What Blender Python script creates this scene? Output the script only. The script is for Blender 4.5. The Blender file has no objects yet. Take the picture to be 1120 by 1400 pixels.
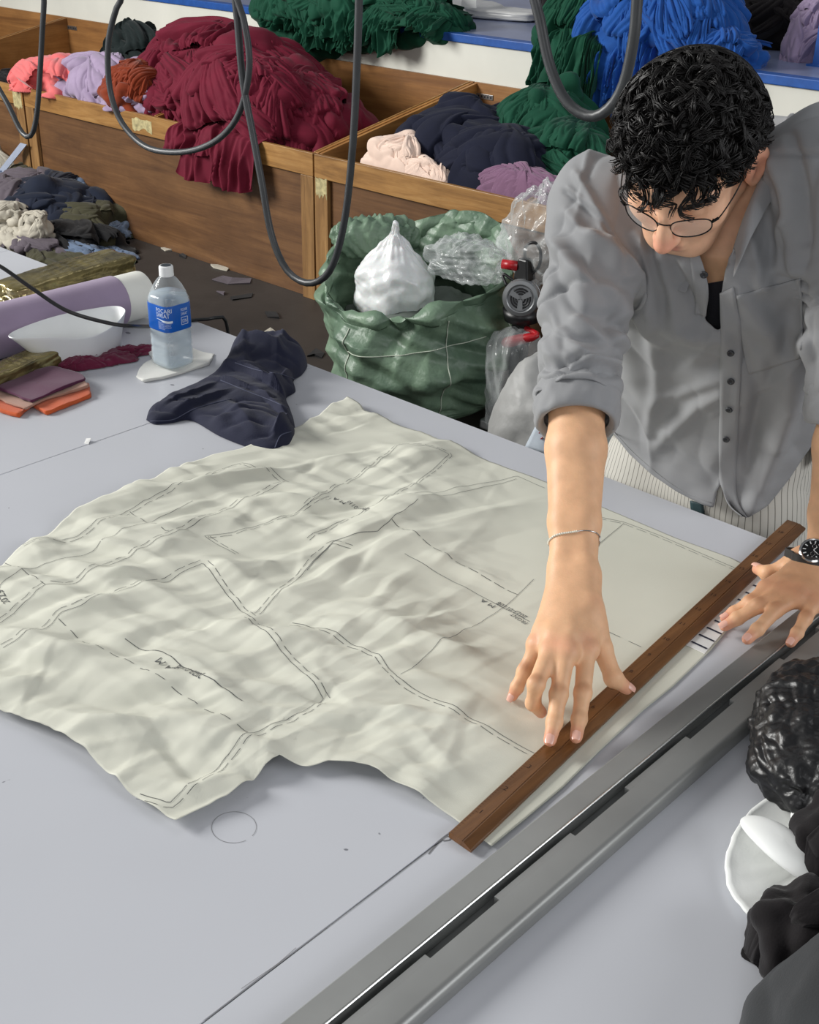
import bpy, bmesh, math, random
import numpy as np
from mathutils import Vector, Matrix

SC = bpy.context.scene
COL = SC.collection

# ------------------------------------------------------------------ camera
TT = 0.90                                   # table top height (m)
CAMPOS = np.array([0.0, 0.0, 1.85])
ROT = np.array([[0.73249386, -0.3321357, 0.59425468],
                [0.68048845, 0.33195521, -0.65325432],
                [0.01970314, 0.88288822, 0.46916966]])
FPX = 1655.0
cd = bpy.data.cameras.new('camera')
cam = bpy.data.objects.new('camera', cd)
COL.objects.link(cam)
cd.sensor_fit = 'VERTICAL'
cd.sensor_height = 36.0
cd.lens = FPX / 1400.0 * 36.0
cd.clip_start = 0.02
mw = Matrix.Identity(4)
for i in range(3):
    for j in range(3):
        mw[i][j] = ROT[i, j]
    mw[i][3] = CAMPOS[i]
cam.matrix_world = mw
SC.camera = cam

# ------------------------------------------------------------------ world, lights, exposure
SC.view_settings.view_transform = 'Standard'
SC.view_settings.look = 'None'
SC.view_settings.gamma = 1.0
SC.view_settings.use_curve_mapping = False
SC.view_settings.exposure = 0.08
W = bpy.data.worlds.new('overcast sky')
SC.world = W
W.use_nodes = True
W.node_tree.nodes['Background'].inputs[0].default_value = (0.93, 0.96, 1.0, 1)
W.node_tree.nodes['Background'].inputs[1].default_value = 0.18


def area(name, loc, target, sx, sy, power, color=(1, 1, 1)):
    l = bpy.data.lights.new(name, 'AREA')
    l.shape = 'RECTANGLE'
    l.size, l.size_y = sx, sy
    l.energy = power
    l.color = color
    o = bpy.data.objects.new(name, l)
    COL.objects.link(o)
    o.location = loc
    d = Vector(target) - Vector(loc)
    o.rotation_euler = d.to_track_quat('-Z', 'Y').to_euler()
    return o


area('window_light_left', (-8.2, -2.4, 4.2), (-1.2, 1.4, 0.9), 3.2, 2.6, 850, (1.0, 0.99, 0.96))
area('window_light_right', (3.5, 2.7, 2.9), (-0.7, 1.0, 0.9), 2.8, 2.2, 95, (0.97, 0.98, 1.0))
area('fill_light_front', (1.9, -3.8, 3.3), (-0.9, 1.5, 1.0), 2.6, 2.0, 70, (0.97, 0.98, 1.0))  # added fill from the camera side, brightens shirt front, hands and paper
area('roof_light', (-3.2, 3.4, 4.8), (-3.2, 4.0, 0), 3.0, 3.0, 25, (1.0, 1.0, 1.0))


# ------------------------------------------------------------------ measuring helpers
def ray(u, v):
    return ROT @ np.array([u - 560.0, 700.0 - v, -FPX])


def px(u, v, z=TT):
    """where the sight line through (u, v) of the photograph meets the height z"""
    d = ray(u, v)
    return CAMPOS + d * ((z - CAMPOS[2]) / d[2])


def py(u, v, y):
    d = ray(u, v)
    return CAMPOS + d * ((y - CAMPOS[1]) / d[1])


# ------------------------------------------------------------------ noise (numpy)
_rs = np.random.RandomState(7)
_perm = _rs.permutation(512).astype(np.int64)
_perm = np.concatenate([_perm, _perm, _perm])
_grad = _rs.normal(size=(512, 3))
_grad /= np.linalg.norm(_grad, axis=1)[:, None]


def noise(P, seed=0):
    P = np.asarray(P, float) + seed * 17.31
    I = np.floor(P).astype(np.int64)
    Fr = P - I
    U = Fr * Fr * Fr * (Fr * (Fr * 6 - 15) + 10)
    out = 0
    for dx in (0, 1):
        wx = U[:, 0] if dx else 1 - U[:, 0]
        hx = _perm[(I[:, 0] + dx) & 511]
        for dy in (0, 1):
            wy = U[:, 1] if dy else 1 - U[:, 1]
            hy = _perm[hx + ((I[:, 1] + dy) & 511)]
            for dz in (0, 1):
                wz = U[:, 2] if dz else 1 - U[:, 2]
                g = _grad[_perm[hy + ((I[:, 2] + dz) & 511)]]
                dot = g[:, 0] * (Fr[:, 0] - dx) + g[:, 1] * (Fr[:, 1] - dy) + g[:, 2] * (Fr[:, 2] - dz)
                out = out + wx * wy * wz * dot
    return out * 1.6


def vnoise(P, seed=0):
    return np.stack([noise(P, seed + k * 3.7) for k in range(3)], 1)


def ridge(P, seed=0, sharp=1.0):
    r = 1 - np.clip(np.abs(noise(P, seed)) * 2.4, 0, 1)
    return r ** sharp


def sstep(a, b, x):
    t = np.clip((x - a) / (b - a), 0, 1)
    return t * t * (3 - 2 * t)


# ------------------------------------------------------------------ materials
def lin(c):
    out = []
    for v in c:
        v = v / 255.0
        out.append(v / 12.92 if v <= 0.04045 else ((v + 0.055) / 1.055) ** 2.4)
    return (out[0], out[1], out[2], 1.0)


class NT:
    def __init__(s, name):
        s.m = bpy.data.materials.new(name)
        s.m.use_nodes = True
        s.t = s.m.node_tree
        s.b = s.t.nodes['Principled BSDF']

    def n(s, typ, **kw):
        nd = s.t.nodes.new(typ)
        for k, v in kw.items():
            if k.startswith('_'):
                setattr(nd, k[1:], v)
            else:
                nd.inputs[k.replace('__', ' ')].default_value = v
        return nd

    def l(s, a, ao, b, bi):
        s.t.links.new(a.outputs[ao], b.inputs[bi])

    def ramp(s, stops):
        r = s.t.nodes.new('ShaderNodeValToRGB')
        e = r.color_ramp.elements
        while len(e) < len(stops):
            e.new(0.5)
        for el, (p, c) in zip(e, stops):
            el.position = p
            el.color = c if len(c) == 4 else (*c, 1)
        return r

    def coord(s, scale=(1, 1, 1), rot=(0, 0, 0), which='Object'):
        c = s.n('ShaderNodeTexCoord')
        m = s.n('ShaderNodeMapping')
        m.inputs['Scale'].default_value = scale
        m.inputs['Rotation'].default_value = rot
        s.l(c, which, m, 'Vector')
        return m


def setp(b, **kw):
    for k, v in kw.items():
        b.inputs[k.replace('_', ' ')].default_value = v


_mats = {}


def mat(name, c, rough=0.6, var=0.06, scale=8.0, bump=0.0, bscale=60.0, metal=0.0, sheen=0.0, spec=0.5, **kw):
    """plain material with a little procedural colour variation and relief"""
    if name in _mats:
        return _mats[name]
    N = NT(name)
    base = lin(c)
    mp = N.coord()
    nz = N.n('ShaderNodeTexNoise', Scale=scale, Detail=4.0, Roughness=0.6)
    N.l(mp, 0, nz, 'Vector')
    lo = tuple(max(0, v * (1 - 2.2 * var)) for v in base[:3])
    hi = tuple(min(1, v * (1 + 2.2 * var)) for v in base[:3])
    r = N.ramp([(0.3, lo), (0.7, hi)])
    N.l(nz, 'Fac', r, 'Fac')
    N.l(r, 'Color', N.b, 'Base Color')
    setp(N.b, Roughness=rough, Metallic=metal, Specular_IOR_Level=spec)
    if sheen:
        setp(N.b, Sheen_Weight=sheen, Sheen_Roughness=0.5)
    for k, v in kw.items():
        N.b.inputs[k.replace('_', ' ')].default_value = v
    if bump:
        n2 = N.n('ShaderNodeTexNoise', Scale=bscale, Detail=3.0)
        N.l(mp, 0, n2, 'Vector')
        bp = N.n('ShaderNodeBump', Strength=bump, Distance=0.004)
        N.l(n2, 'Fac', bp, 'Height')
        N.l(bp, 0, N.b, 'Normal')
    _mats[name] = N.m
    return N.m


def wood(name, c1, c2, c3, axis='X', rough=0.5, fine=1.0, blotch=0.5):
    if name in _mats:
        return _mats[name]
    N = NT(name)
    st = {'X': (0.9, 9, 9), 'Y': (9, 0.9, 9), 'Z': (9, 9, 0.9)}[axis]
    mp = N.coord(tuple(v * fine for v in st))
    nz = N.n('ShaderNodeTexNoise', Scale=1.6, Detail=6.0, Roughness=0.62, Distortion=0.9)
    N.l(mp, 0, nz, 'Vector')
    st2 = tuple(v * 7 if v > 1 else v * 1.5 for v in st)
    mp2 = N.coord(tuple(v * fine for v in st2))
    n2 = N.n('ShaderNodeTexNoise', Scale=2.0, Detail=3.0, Roughness=0.7)
    N.l(mp2, 0, n2, 'Vector')
    mp3 = N.coord((1, 1, 1))
    n3 = N.n('ShaderNodeTexNoise', Scale=2.2, Detail=5.0, Roughness=0.7)
    N.l(mp3, 0, n3, 'Vector')
    r = N.ramp([(0.30, lin(c1)), (0.52, lin(c2)), (0.72, lin(c3))])
    N.l(nz, 'Fac', r, 'Fac')
    r2 = N.ramp([(0.3, (0.62, 0.6, 0.58, 1)), (0.6, (1, 1, 1, 1))])
    N.l(n2, 'Fac', r2, 'Fac')
    mx = N.n('ShaderNodeMix', _data_type='RGBA', _blend_type='MULTIPLY')
    mx.inputs[0].default_value = 0.4
    N.l(r, 'Color', mx, 6)
    N.l(r2, 'Color', mx, 7)
    r3 = N.ramp([(0.32, (0.55, 0.52, 0.5, 1)), (0.62, (1.08, 1.06, 1.02, 1))])
    N.l(n3, 'Fac', r3, 'Fac')
    mx2 = N.n('ShaderNodeMix', _data_type='RGBA', _blend_type='MULTIPLY')
    mx2.inputs[0].default_value = blotch
    N.l(mx, 2, mx2, 6)
    N.l(r3, 'Color', mx2, 7)
    N.l(mx2, 2, N.b, 'Base Color')
    bp = N.n('ShaderNodeBump', Strength=0.25, Distance=0.002)
    N.l(n2, 'Fac', bp, 'Height')
    N.l(bp, 0, N.b, 'Normal')
    setp(N.b, Roughness=rough)
    _mats[name] = N.m
    return N.m


def fabric(name, c, rough=0.85, var=0.05, sheen=0.25, weave=0.12):
    return mat(name, c, rough=rough, var=var, scale=14, bump=weave, bscale=420, sheen=sheen, spec=0.25)


def plastic(name, c, alpha, rough=0.12, trans=0.0):
    """thin clear film: partly see-through, glossy"""
    if name in _mats:
        return _mats[name]
    N = NT(name)
    setp(N.b, Base_Color=lin(c), Roughness=rough, Alpha=alpha, Specular_IOR_Level=0.9)
    mp = N.coord()
    n2 = N.n('ShaderNodeTexNoise', Scale=70.0, Detail=3.0)
    N.l(mp, 0, n2, 'Vector')
    bp = N.n('ShaderNodeBump', Strength=0.15, Distance=0.004)
    N.l(n2, 'Fac', bp, 'Height')
    N.l(bp, 0, N.b, 'Normal')
    lw = N.n('ShaderNodeLayerWeight', Blend=0.45)
    mr = N.n('ShaderNodeMapRange')
    mr.inputs['To Min'].default_value = alpha * 0.75
    mr.inputs['To Max'].default_value = min(1, alpha * 1.9 + 0.1)
    N.l(lw, 'Facing', mr, 'Value')
    N.l(mr, 0, N.b, 'Alpha')
    _mats[name] = N.m
    return N.m


# ------------------------------------------------------------------ object helpers
def tag(o, label=None, cat=None, group=None, kind=None):
    if label: o['label'] = label
    if cat: o['category'] = cat
    if group: o['group'] = group
    if kind: o['kind'] = kind
    return o


def empty(name, loc, label, cat, group=None):
    o = bpy.data.objects.new(name, None)
    COL.objects.link(o)
    o.location = [float(v) for v in loc]
    o.empty_display_size = 0.05
    return tag(o, label, cat, group)


def wloc(o):
    v = Vector((0, 0, 0))
    while o is not None:
        v = v + o.location
        o = o.parent
    return v


def mesh(name, V, F, m, parent=None, smooth=True, origin=None, mats=None, fmat=None):
    """V in world coordinates; the object's origin is moved to `origin` (or the parent's place)"""
    V = np.asarray(V, float)
    base = np.array(wloc(parent)) if parent is not None else np.zeros(3)
    org = np.asarray(origin, float) if origin is not None else base
    me = bpy.data.meshes.new(name)
    L = V - org
    if isinstance(F, np.ndarray):
        k = F.shape[1]
        me.vertices.add(len(L)); me.vertices.foreach_set('co', L.astype(np.float32).ravel())
        me.loops.add(F.size); me.loops.foreach_set('vertex_index', F.astype(np.int32).ravel())
        me.polygons.add(len(F)); me.polygons.foreach_set('loop_start', np.arange(0, F.size, k, dtype=np.int32))
        me.update(calc_edges=True)
    else:
        me.from_pydata([tuple(v) for v in L], [], [tuple(int(i) for i in f) for f in F])
    me.validate(clean_customdata=False)
    for q in (mats or [m]):
        me.materials.append(q)
    if fmat is not None:
        me.polygons.foreach_set('material_index', np.asarray(fmat, np.int32))
    if smooth:
        me.polygons.foreach_set('use_smooth', np.ones(len(me.polygons), bool))
    me.update()
    o = bpy.data.objects.new(name, me)
    COL.objects.link(o)
    if parent is not None:
        o.parent = parent
    o.location = [float(v) for v in (org - base)]
    return o


class MB:
    """collects simple solids into one mesh"""
    def __init__(s):
        s.V = []; s.F = []; s.n = 0

    def add(s, V, F):
        V = np.asarray(V, float)
        s.V.append(V)
        s.F += [tuple(i + s.n for i in f) for f in (F.tolist() if isinstance(F, np.ndarray) else F)]
        s.n += len(V)
        return s

    def hexa(s, c8):
        """eight corners: bottom 4 (ccw), top 4"""
        return s.add(c8, [(3, 2, 1, 0), (4, 5, 6, 7), (0, 1, 5, 4), (1, 2, 6, 5), (2, 3, 7, 6), (3, 0, 4, 7)])

    def box(s, x0, x1, y0, y1, z0, z1):
        return s.hexa([(x0, y0, z0), (x1, y0, z0), (x1, y1, z0), (x0, y1, z0), (x0, y0, z1), (x1, y0, z1), (x1, y1, z1), (x0, y1, z1)])

    def tube(s, pts, r, seg=8, caps=True):
        V, F = tube(pts, r, seg, caps)
        return s.add(V, F)

    def build(s, name, m, parent=None, smooth=False, origin=None, bevel=0.0, bseg=2, **kw):
        o = mesh(name, np.concatenate(s.V), s.F, m, parent, smooth, origin, **kw)
        if bevel:
            bm = bmesh.new(); bm.from_mesh(o.data)
            bmesh.ops.bevel(bm, geom=[e for e in bm.edges if len(e.link_faces) == 2 and e.calc_face_angle(0) > 0.5], offset=bevel, segments=bseg, affect='EDGES', profile=0.5)
            bm.to_mesh(o.data); bm.free()
        return o


def frames(pts):
    pts = np.asarray(pts, float)
    T = np.gradient(pts, axis=0)
    T /= np.linalg.norm(T, axis=1)[:, None] + 1e-12
    up = np.array([0, 0, 1.0]) if abs(T[0, 2]) < 0.9 else np.array([1.0, 0, 0])
    N = []
    n = np.cross(T[0], up); n /= np.linalg.norm(n)
    for t in T:
        n = n - t * np.dot(n, t); n /= np.linalg.norm(n) + 1e-12
        N.append(n)
    N = np.array(N)
    return T, N, np.cross(T, N)


def tube(pts, r, seg=8, caps=True):
    pts = np.asarray(pts, float)
    T, N, B = frames(pts)
    r = np.broadcast_to(np.asarray(r, float), (len(pts),))
    a = np.linspace(0, 2 * np.pi, seg, endpoint=False)
    V = pts[:, None] + r[:, None, None] * (np.cos(a)[None, :, None] * N[:, None] + np.sin(a)[None, :, None] * B[:, None])
    V = V.reshape(-1, 3)
    F = []
    for i in range(len(pts) - 1):
        for j in range(seg):
            k = (j + 1) % seg
            F.append((i * seg + j, i * seg + k, (i + 1) * seg + k, (i + 1) * seg + j))
    if caps:
        F.append(tuple(range(seg))[::-1])
        F.append(tuple(range((len(pts) - 1) * seg, len(pts) * seg)))
    return V, F


def spline(pts, n=40, closed=False):
    """Catmull-Rom through pts, n samples, even in chord length"""
    P = np.asarray(pts, float)
    if closed:
        P = np.concatenate([P[-1:], P, P[:2]])
    else:
        P = np.concatenate([[2 * P[0] - P[1]], P, [2 * P[-1] - P[-2]]])
    out = []
    for i in range(1, len(P) - 2):
        for t in np.linspace(0, 1, 24, endpoint=False):
            a, b, c, d = P[i - 1], P[i], P[i + 1], P[i + 2]
            out.append(0.5 * (2 * b + (c - a) * t + (2 * a - 5 * b + 4 * c - d) * t * t + (3 * b - a - 3 * c + d) * t ** 3))
    out.append(P[-2])
    return resample(np.array(out), n)


def resample(P, n):
    P = np.asarray(P, float)
    d = np.concatenate([[0], np.cumsum(np.linalg.norm(np.diff(P, axis=0), axis=1))])
    s = np.linspace(0, d[-1], n)
    return np.stack([np.interp(s, d, P[:, k]) for k in range(P.shape[1])], 1)


def gridfaces(nu, nv, wrap_u=False):
    """V index = i*nv + j"""
    i = np.arange(nu if wrap_u else nu - 1)
    j = np.arange(nv - 1)
    I, J = np.meshgrid(i, j, indexing='ij')
    I2 = (I + 1) % nu
    return np.stack([I * nv + J, I2 * nv + J, I2 * nv + J + 1, I * nv + J + 1], -1).reshape(-1, 4)


def lathe(prof, c, seg=40, m=None, name='x', parent=None, rot=None, cap=True):
    prof = np.asarray(prof, float)
    a = np.linspace(0, 2 * np.pi, seg, endpoint=False)
    V = np.stack([np.cos(a)[:, None] * prof[None, :, 0], np.sin(a)[:, None] * prof[None, :, 0], np.repeat(prof[None, :, 1], seg, 0)], -1).reshape(-1, 3)
    F = gridfaces(seg, len(prof), True).tolist()
    if cap:
        k = len(prof)
        F.append(tuple(i * k for i in range(seg))[::-1])
        F.append(tuple(i * k + k - 1 for i in range(seg)))
    if rot is not None:
        V = V @ np.asarray(rot).T
    V = V + np.asarray(c)
    return V, F


def vnormals(V, F):
    """vertex normals of a quad grid array"""
    N = np.zeros_like(V)
    a, b, c, d = (V[F[:, k]] for k in range(4))
    fn = np.cross(c - a, d - b)
    for k in range(4):
        np.add.at(N, F[:, k], fn)
    return N / (np.linalg.norm(N, axis=1)[:, None] + 1e-12)


def rotm(ax, deg):
    return np.array(Matrix.Rotation(math.radians(deg), 3, ax))


def auto_sharp(o, deg=35):
    me = o.data
    bm = bmesh.new(); bm.from_mesh(me)
    for e in bm.edges:
        e.smooth = not (len(e.link_faces) == 2 and e.calc_face_angle(0) > math.radians(deg))
    bm.to_mesh(me); bm.free()
    me.polygons.foreach_set('use_smooth', np.ones(len(me.polygons), bool))
    return o


# ================================================================== SETTING
WOOD_FRONT = wood('plywood dark', (92, 63, 40), (112, 79, 50), (130, 94, 60), 'X', 0.45, blotch=0.5)
WOOD_RAIL = wood('pine rail', (130, 92, 48), (166, 122, 68), (186, 144, 88), 'X', 0.45, 1.6, 0.4)
WOOD_POST = wood('pine post', (122, 88, 50), (152, 114, 68), (176, 136, 86), 'Z', 0.5, 1.6, 0.45)
WOOD_IN = wood('plywood inner', (136, 90, 44), (176, 124, 66), (198, 146, 84), 'Y', 0.5, 0.8, 0.6)
WOOD_BACK = wood('plywood back', (116, 76, 40), (152, 106, 58), (172, 124, 72), 'X', 0.5, 0.6, 0.5)
FLOORM = mat('dark floor', (54, 50, 47), 0.55, 0.12, 3.0, 0.15, 40)
floor = MB().box(-14, 5, -4, 10, -0.08, 0.0).build('floor', FLOORM, bevel=0)
floor['kind'] = 'structure'
WALLM = mat('painted wall', (176, 176, 184), 0.8, 0.04, 2.0)
wb = MB().box(-14, 5, 9.0, 9.15, 0, 3.6).build('wall_back', WALLM)
wb['kind'] = 'structure'

# ---- raised cloth platform behind the bins
BY = 4.985
shelf = empty('storage_platform', (-4.0, BY + 0.1, 0), 'long white-fronted storage platform with blue steel edge behind the wooden bins', 'platform')
MB().box(-12, 4.2, BY + 0.012, BY + 0.05, 0.02, 1.075).build('front_board', mat('cream board', (222, 222, 212), 0.6, 0.03, 2), shelf, bevel=0.003)
BLUE = mat('blue steel', (34, 84, 160), 0.4, 0.08, 20, spec=0.5)
MB().box(-12, 4.2, BY - 0.002, BY + 0.07, 1.075, 1.115).build('edge_beam', BLUE, shelf, bevel=0.004)
MB().box(-12, 4.2, BY + 0.07, BY + 3.4, 1.07, 1.112).build('deck', mat('grey blue deck', (128, 138, 170), 0.28, 0.08, 5, spec=0.6), shelf)
MB().box(-12, 4.2, BY + 3.3, BY + 3.38, 0, 1.07).build('rear_board', mat('cream board', (222, 222, 212)), shelf)
for (u, v, gl) in ((770, 28, 'left'), (1117, 92, 'right')):
    p = px(u, v, 1.112)
    po = empty('rack_post', (p[0], p[1] + 0.06, 1.112), 'perforated blue steel rack post on the platform ' + ('behind the hanging green cloth' if gl == 'left' else 'at the right edge'), 'post')
    b = MB()
    x, y = p[0], p[1] + 0.06
    b.box(x - 0.035, x + 0.035, y - 0.035, y - 0.03, 1.112, 2.9).box(x - 0.035, x - 0.03, y - 0.03, y + 0.035, 1.112, 2.9).box(x + 0.03, x + 0.035, y - 0.03, y + 0.035, 1.112, 2.9)
    b.build('upright', BLUE, po)
    MB().box(x - 0.055, x + 0.055, y - 0.055, y + 0.055, 1.112, 1.12).build('foot_plate', BLUE, po)
    h = MB()
    for k in range(24):
        h.box(x - 0.006, x + 0.006, y - 0.0365, y - 0.0345, 1.16 + k * 0.07, 1.185 + k * 0.07)
    s = h.build('slot_holes', mat('dark hole', (20, 24, 34)), po)
    s['kind'] = 'stuff'

# ---- plywood bins
FY, RY = 3.848, 4.985
ZF, ZB = 0.695, 0.900
PITCH = 1.2216
TH = 0.018


def bin_unit(x0, n, label, left_gap=True):
    """open plywood bin of n bays; the sides rise towards the back"""
    root = empty('plywood_bin', (x0, FY, 0), label, 'storage bin', 'open plywood bins along the floor')
    x1 = x0 + n * PITCH - 0.006
    MB().box(x0 + 0.001, x1 - 0.001, FY + 0.022, FY + 0.034, 0.0, ZF - 0.004).build('front_panel', WOOD_FRONT, root, bevel=0.001)
    MB().box(x0, x1, FY, FY + 0.021, ZF - 0.105, ZF).build('top_rail', WOOD_RAIL, root, bevel=0.002)
    for xa, xb in ((x0, x0 + 0.085), (x1 - 0.085, x1)):
        MB().box(xa, xb, FY, FY + 0.021, 0.0, ZF - 0.106).build('stile', WOOD_POST, root, bevel=0.002)
    MB().box(x0, x1, RY - TH, RY - 0.001, 0.02, ZB).build('back_panel', WOOD_BACK, root, bevel=0.001)
    MB().box(x0 + TH, x1 - TH, FY + 0.035, RY - TH, 0.06, 0.078).build('bottom_panel', WOOD_BACK, root)
    for k in range(n + 1):
        xc = x0 + k * PITCH
        if k == 0: xc = x0 + TH / 2
        if k == n: xc = x1 - TH / 2
        a, b = xc - TH / 2, xc + TH / 2
        m = MB().hexa([(a, FY + 0.035, 0.0), (b, FY + 0.035, 0.0), (b, RY - TH, 0.0), (a, RY - TH, 0.0),
                       (a, FY + 0.035, ZF - 0.002), (b, FY + 0.035, ZF - 0.002), (b, RY - TH, ZB - 0.004), (a, RY - TH, ZB - 0.004)])
        m.build('side_panel' if k in (0, n) else 'divider', WOOD_IN, root, bevel=0.001)
        cap = MB().hexa([(a - 0.012, FY + 0.036, ZF - 0.03), (a - 0.001, FY + 0.036, ZF - 0.03), (a - 0.001, RY - TH, ZB - 0.03), (a - 0.012, RY - TH, ZB - 0.03),
                         (a - 0.012, FY + 0.036, ZF), (a - 0.001, FY + 0.036, ZF), (a - 0.001, RY - TH, ZB), (a - 0.012, RY - TH, ZB)])
        if k > 0:
            cap.build('top_batten', WOOD_RAIL, root, bevel=0.001)
        # perforated steel bracket at the rear corner
        br = MB().box(b + 0.0 if k < n else a - 0.11, (b + 0.11) if k < n else a, RY - TH - 0.004, RY - TH, ZB - 0.075, ZB - 0.05)
        br.build('corner_bracket', mat('zinc bracket', (150, 150, 150), 0.35, 0.1, 60, metal=0.9), root, bevel=0.001)
        hb = MB()
        for q in range(5):
            xx = (b if k < n else a - 0.11) + 0.012 + q * 0.02
            hb.box(xx, xx + 0.009, RY - TH - 0.0052, RY - TH - 0.0038, ZB - 0.068, ZB - 0.057)
        hb.build('bracket_holes', mat('dark hole', (20, 24, 34)), root)['kind'] = 'stuff'
    return root, x0, x1


XJ = -4.142
bleft, _, _ = bin_unit(XJ - 4 * PITCH - 0.012, 2, 'stained plywood bin at the far left behind the scrap heap')
bmid, _, _ = bin_unit(XJ - 2 * PITCH, 2, 'stained plywood bin holding the maroon cloth heap')
bright, _, _ = bin_unit(XJ + 0.004, 2, 'stained plywood bin holding the navy cloth behind the green sack')
TAPE = mat('old masking tape', (176, 164, 120), 0.7, 0.2, 40)


def patch(x0, x1, z0, z1, root, name='tape_patch', seed=0):
    r = random.Random(seed)
    n = 9
    top = [(x0 + (x1 - x0) * i / n, z1 - r.random() * 0.01) for i in range(n + 1)]
    bot = [(x0 + (x1 - x0) * i / n, z0 + r.random() * 0.03) for i in range(n + 1)]
    pts = top + bot[::-1]
    k = len(pts)
    V = [(x, FY - 0.0008, z) for x, z in pts] + [(x, FY + 0.0002, z) for x, z in pts]
    F = [tuple(range(k))[::-1], tuple(range(k, 2 * k))] + [(i, (i + 1) % k, (i + 1) % k + k, i + k) for i in range(k)]
    mesh(name, V, F, TAPE, root, False)


patch(XJ + 0.012, XJ + 0.085, ZF - 0.20, ZF - 0.10, bright, seed=1)
patch(XJ - 2 * PITCH + 1.05, XJ - 2 * PITCH + 1.22, ZF - 0.10, ZF - 0.02, bmid, seed=2)
patch(XJ - 2 * PITCH - 0.12, XJ - 2 * PITCH - 0.03, ZF - 0.14, ZF - 0.03, bleft, seed=3)

# ================================================================== TABLE
TABLE_SKIN = None


def table_mat():
    N = NT('white laminate')
    mp = N.coord()
    nz = N.n('ShaderNodeTexNoise', Scale=2.0, Detail=3.0)
    N.l(mp, 0, nz, 'Vector')
    r = N.ramp([(0.3, lin((196, 198, 204))), (0.7, lin((203, 205, 211)))])
    N.l(nz, 'Fac', r, 'Fac')
    n2 = N.n('ShaderNodeTexNoise', Scale=34.0, Detail=2.0)
    N.l(mp, 0, n2, 'Vector')
    sp = N.ramp([(0.0, (1, 1, 1, 1)), (0.765, (1, 1, 1, 1)), (0.775, (0.35, 0.35, 0.37, 1))])
    N.l(n2, 'Fac', sp, 'Fac')
    mx = N.n('ShaderNodeMix', _data_type='RGBA', _blend_type='MULTIPLY')
    mx.inputs[0].default_value = 1.0
    N.l(r, 'Color', mx, 6); N.l(sp, 'Color', mx, 7)
    N.l(mx, 2, N.b, 'Base Color')
    setp(N.b, Roughness=0.38, Specular_IOR_Level=0.35)
    return N.m


LAM = table_mat()
table = empty('cutting_table', (-1.5, 0.6, 0), 'long white laminate cutting table of joined panels in the foreground', 'table')
TY0, TY1 = -0.75, 1.668
EDGEB = mat('panel edge', (120, 118, 120), 0.6)
xs = [-6.2, -4.25, -3.03, -1.8045, -0.6515, 0.62]
for a, b in zip(xs[:-1], xs[1:]):
    g = 0.0009
    MB().box(a + g, b - g, TY0, TY1, TT - 0.024, TT).build('table_panel', LAM, table, bevel=0.0006, bseg=1)
MB().box(xs[0] + 0.02, xs[-1] - 0.02, TY0 + 0.05, TY1 - 0.03, TT - 0.04, TT - 0.0245).build('under_frame', EDGEB, table)
for x in (-6.0, -4.2, -2.4, -0.7, 0.5):
    for y in (TY0 + 0.15, TY1 - 0.12):
        MB().box(x - 0.025, x + 0.025, y - 0.025, y + 0.025, 0, TT - 0.04).build('leg', mat('grey steel', (110, 112, 116), 0.45, metal=0.6), table, bevel=0.003)
# ================================================================== PAPER PATTERN
def pxs(pts, z=TT):
    return np.array([px(u, v, z)[:2] for u, v in pts])


def coons(top, right, bottom, left, nu, nv):
    """top A->B, bottom D->C, left A->D, right B->C; returns (nu, nv, 2)"""
    T, Bm = resample(top, nu), resample(bottom, nu)
    L, Rr = resample(left, nv), resample(right, nv)
    u = np.linspace(0, 1, nu)[:, None, None]
    v = np.linspace(0, 1, nv)[None, :, None]
    S = (1 - v) * T[:, None] + v * Bm[:, None] + (1 - u) * L[None] + u * Rr[None]
    S -= (1 - u) * (1 - v) * T[0] + u * (1 - v) * T[-1] + (1 - u) * v * Bm[0] + u * v * Bm[-1]
    return S


P_TOP = pxs([(475, 552), (500, 571), (560, 592), (615, 611), (690, 640), (748, 661), (830, 697), (925, 737), (1000, 764), (1052, 790)])
P_RIGHT = pxs([(1052, 790), (1000, 856), (972, 890), (920, 940), (880, 972), (820, 1028), (770, 1078), (716, 1124), (672, 1160)])
P_BOT = pxs([(-85, 900), (-40, 962), (0, 980), (70, 1008), (120, 1040), (175, 1090), (215, 1116), (241, 1134), (262, 1122), (310, 1100), (345, 1076), (383, 1048), (420, 1059), (450, 1053), (505, 1063), (560, 1090), (618, 1121), (672, 1160)])
P_LEFT = pxs([(475, 552), (440, 573), (400, 592), (330, 618), (290, 627), (225, 655), (170, 684), (110, 708), (60, 738), (20, 765), (-30, 800), (-85, 900)])

_cr = np.random.RandomState(11)
CREASES = []


def _crease(a, b, h, w1, w2):
    CREASES.append((np.array(a), np.array(b), h, w1, w2))


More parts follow.
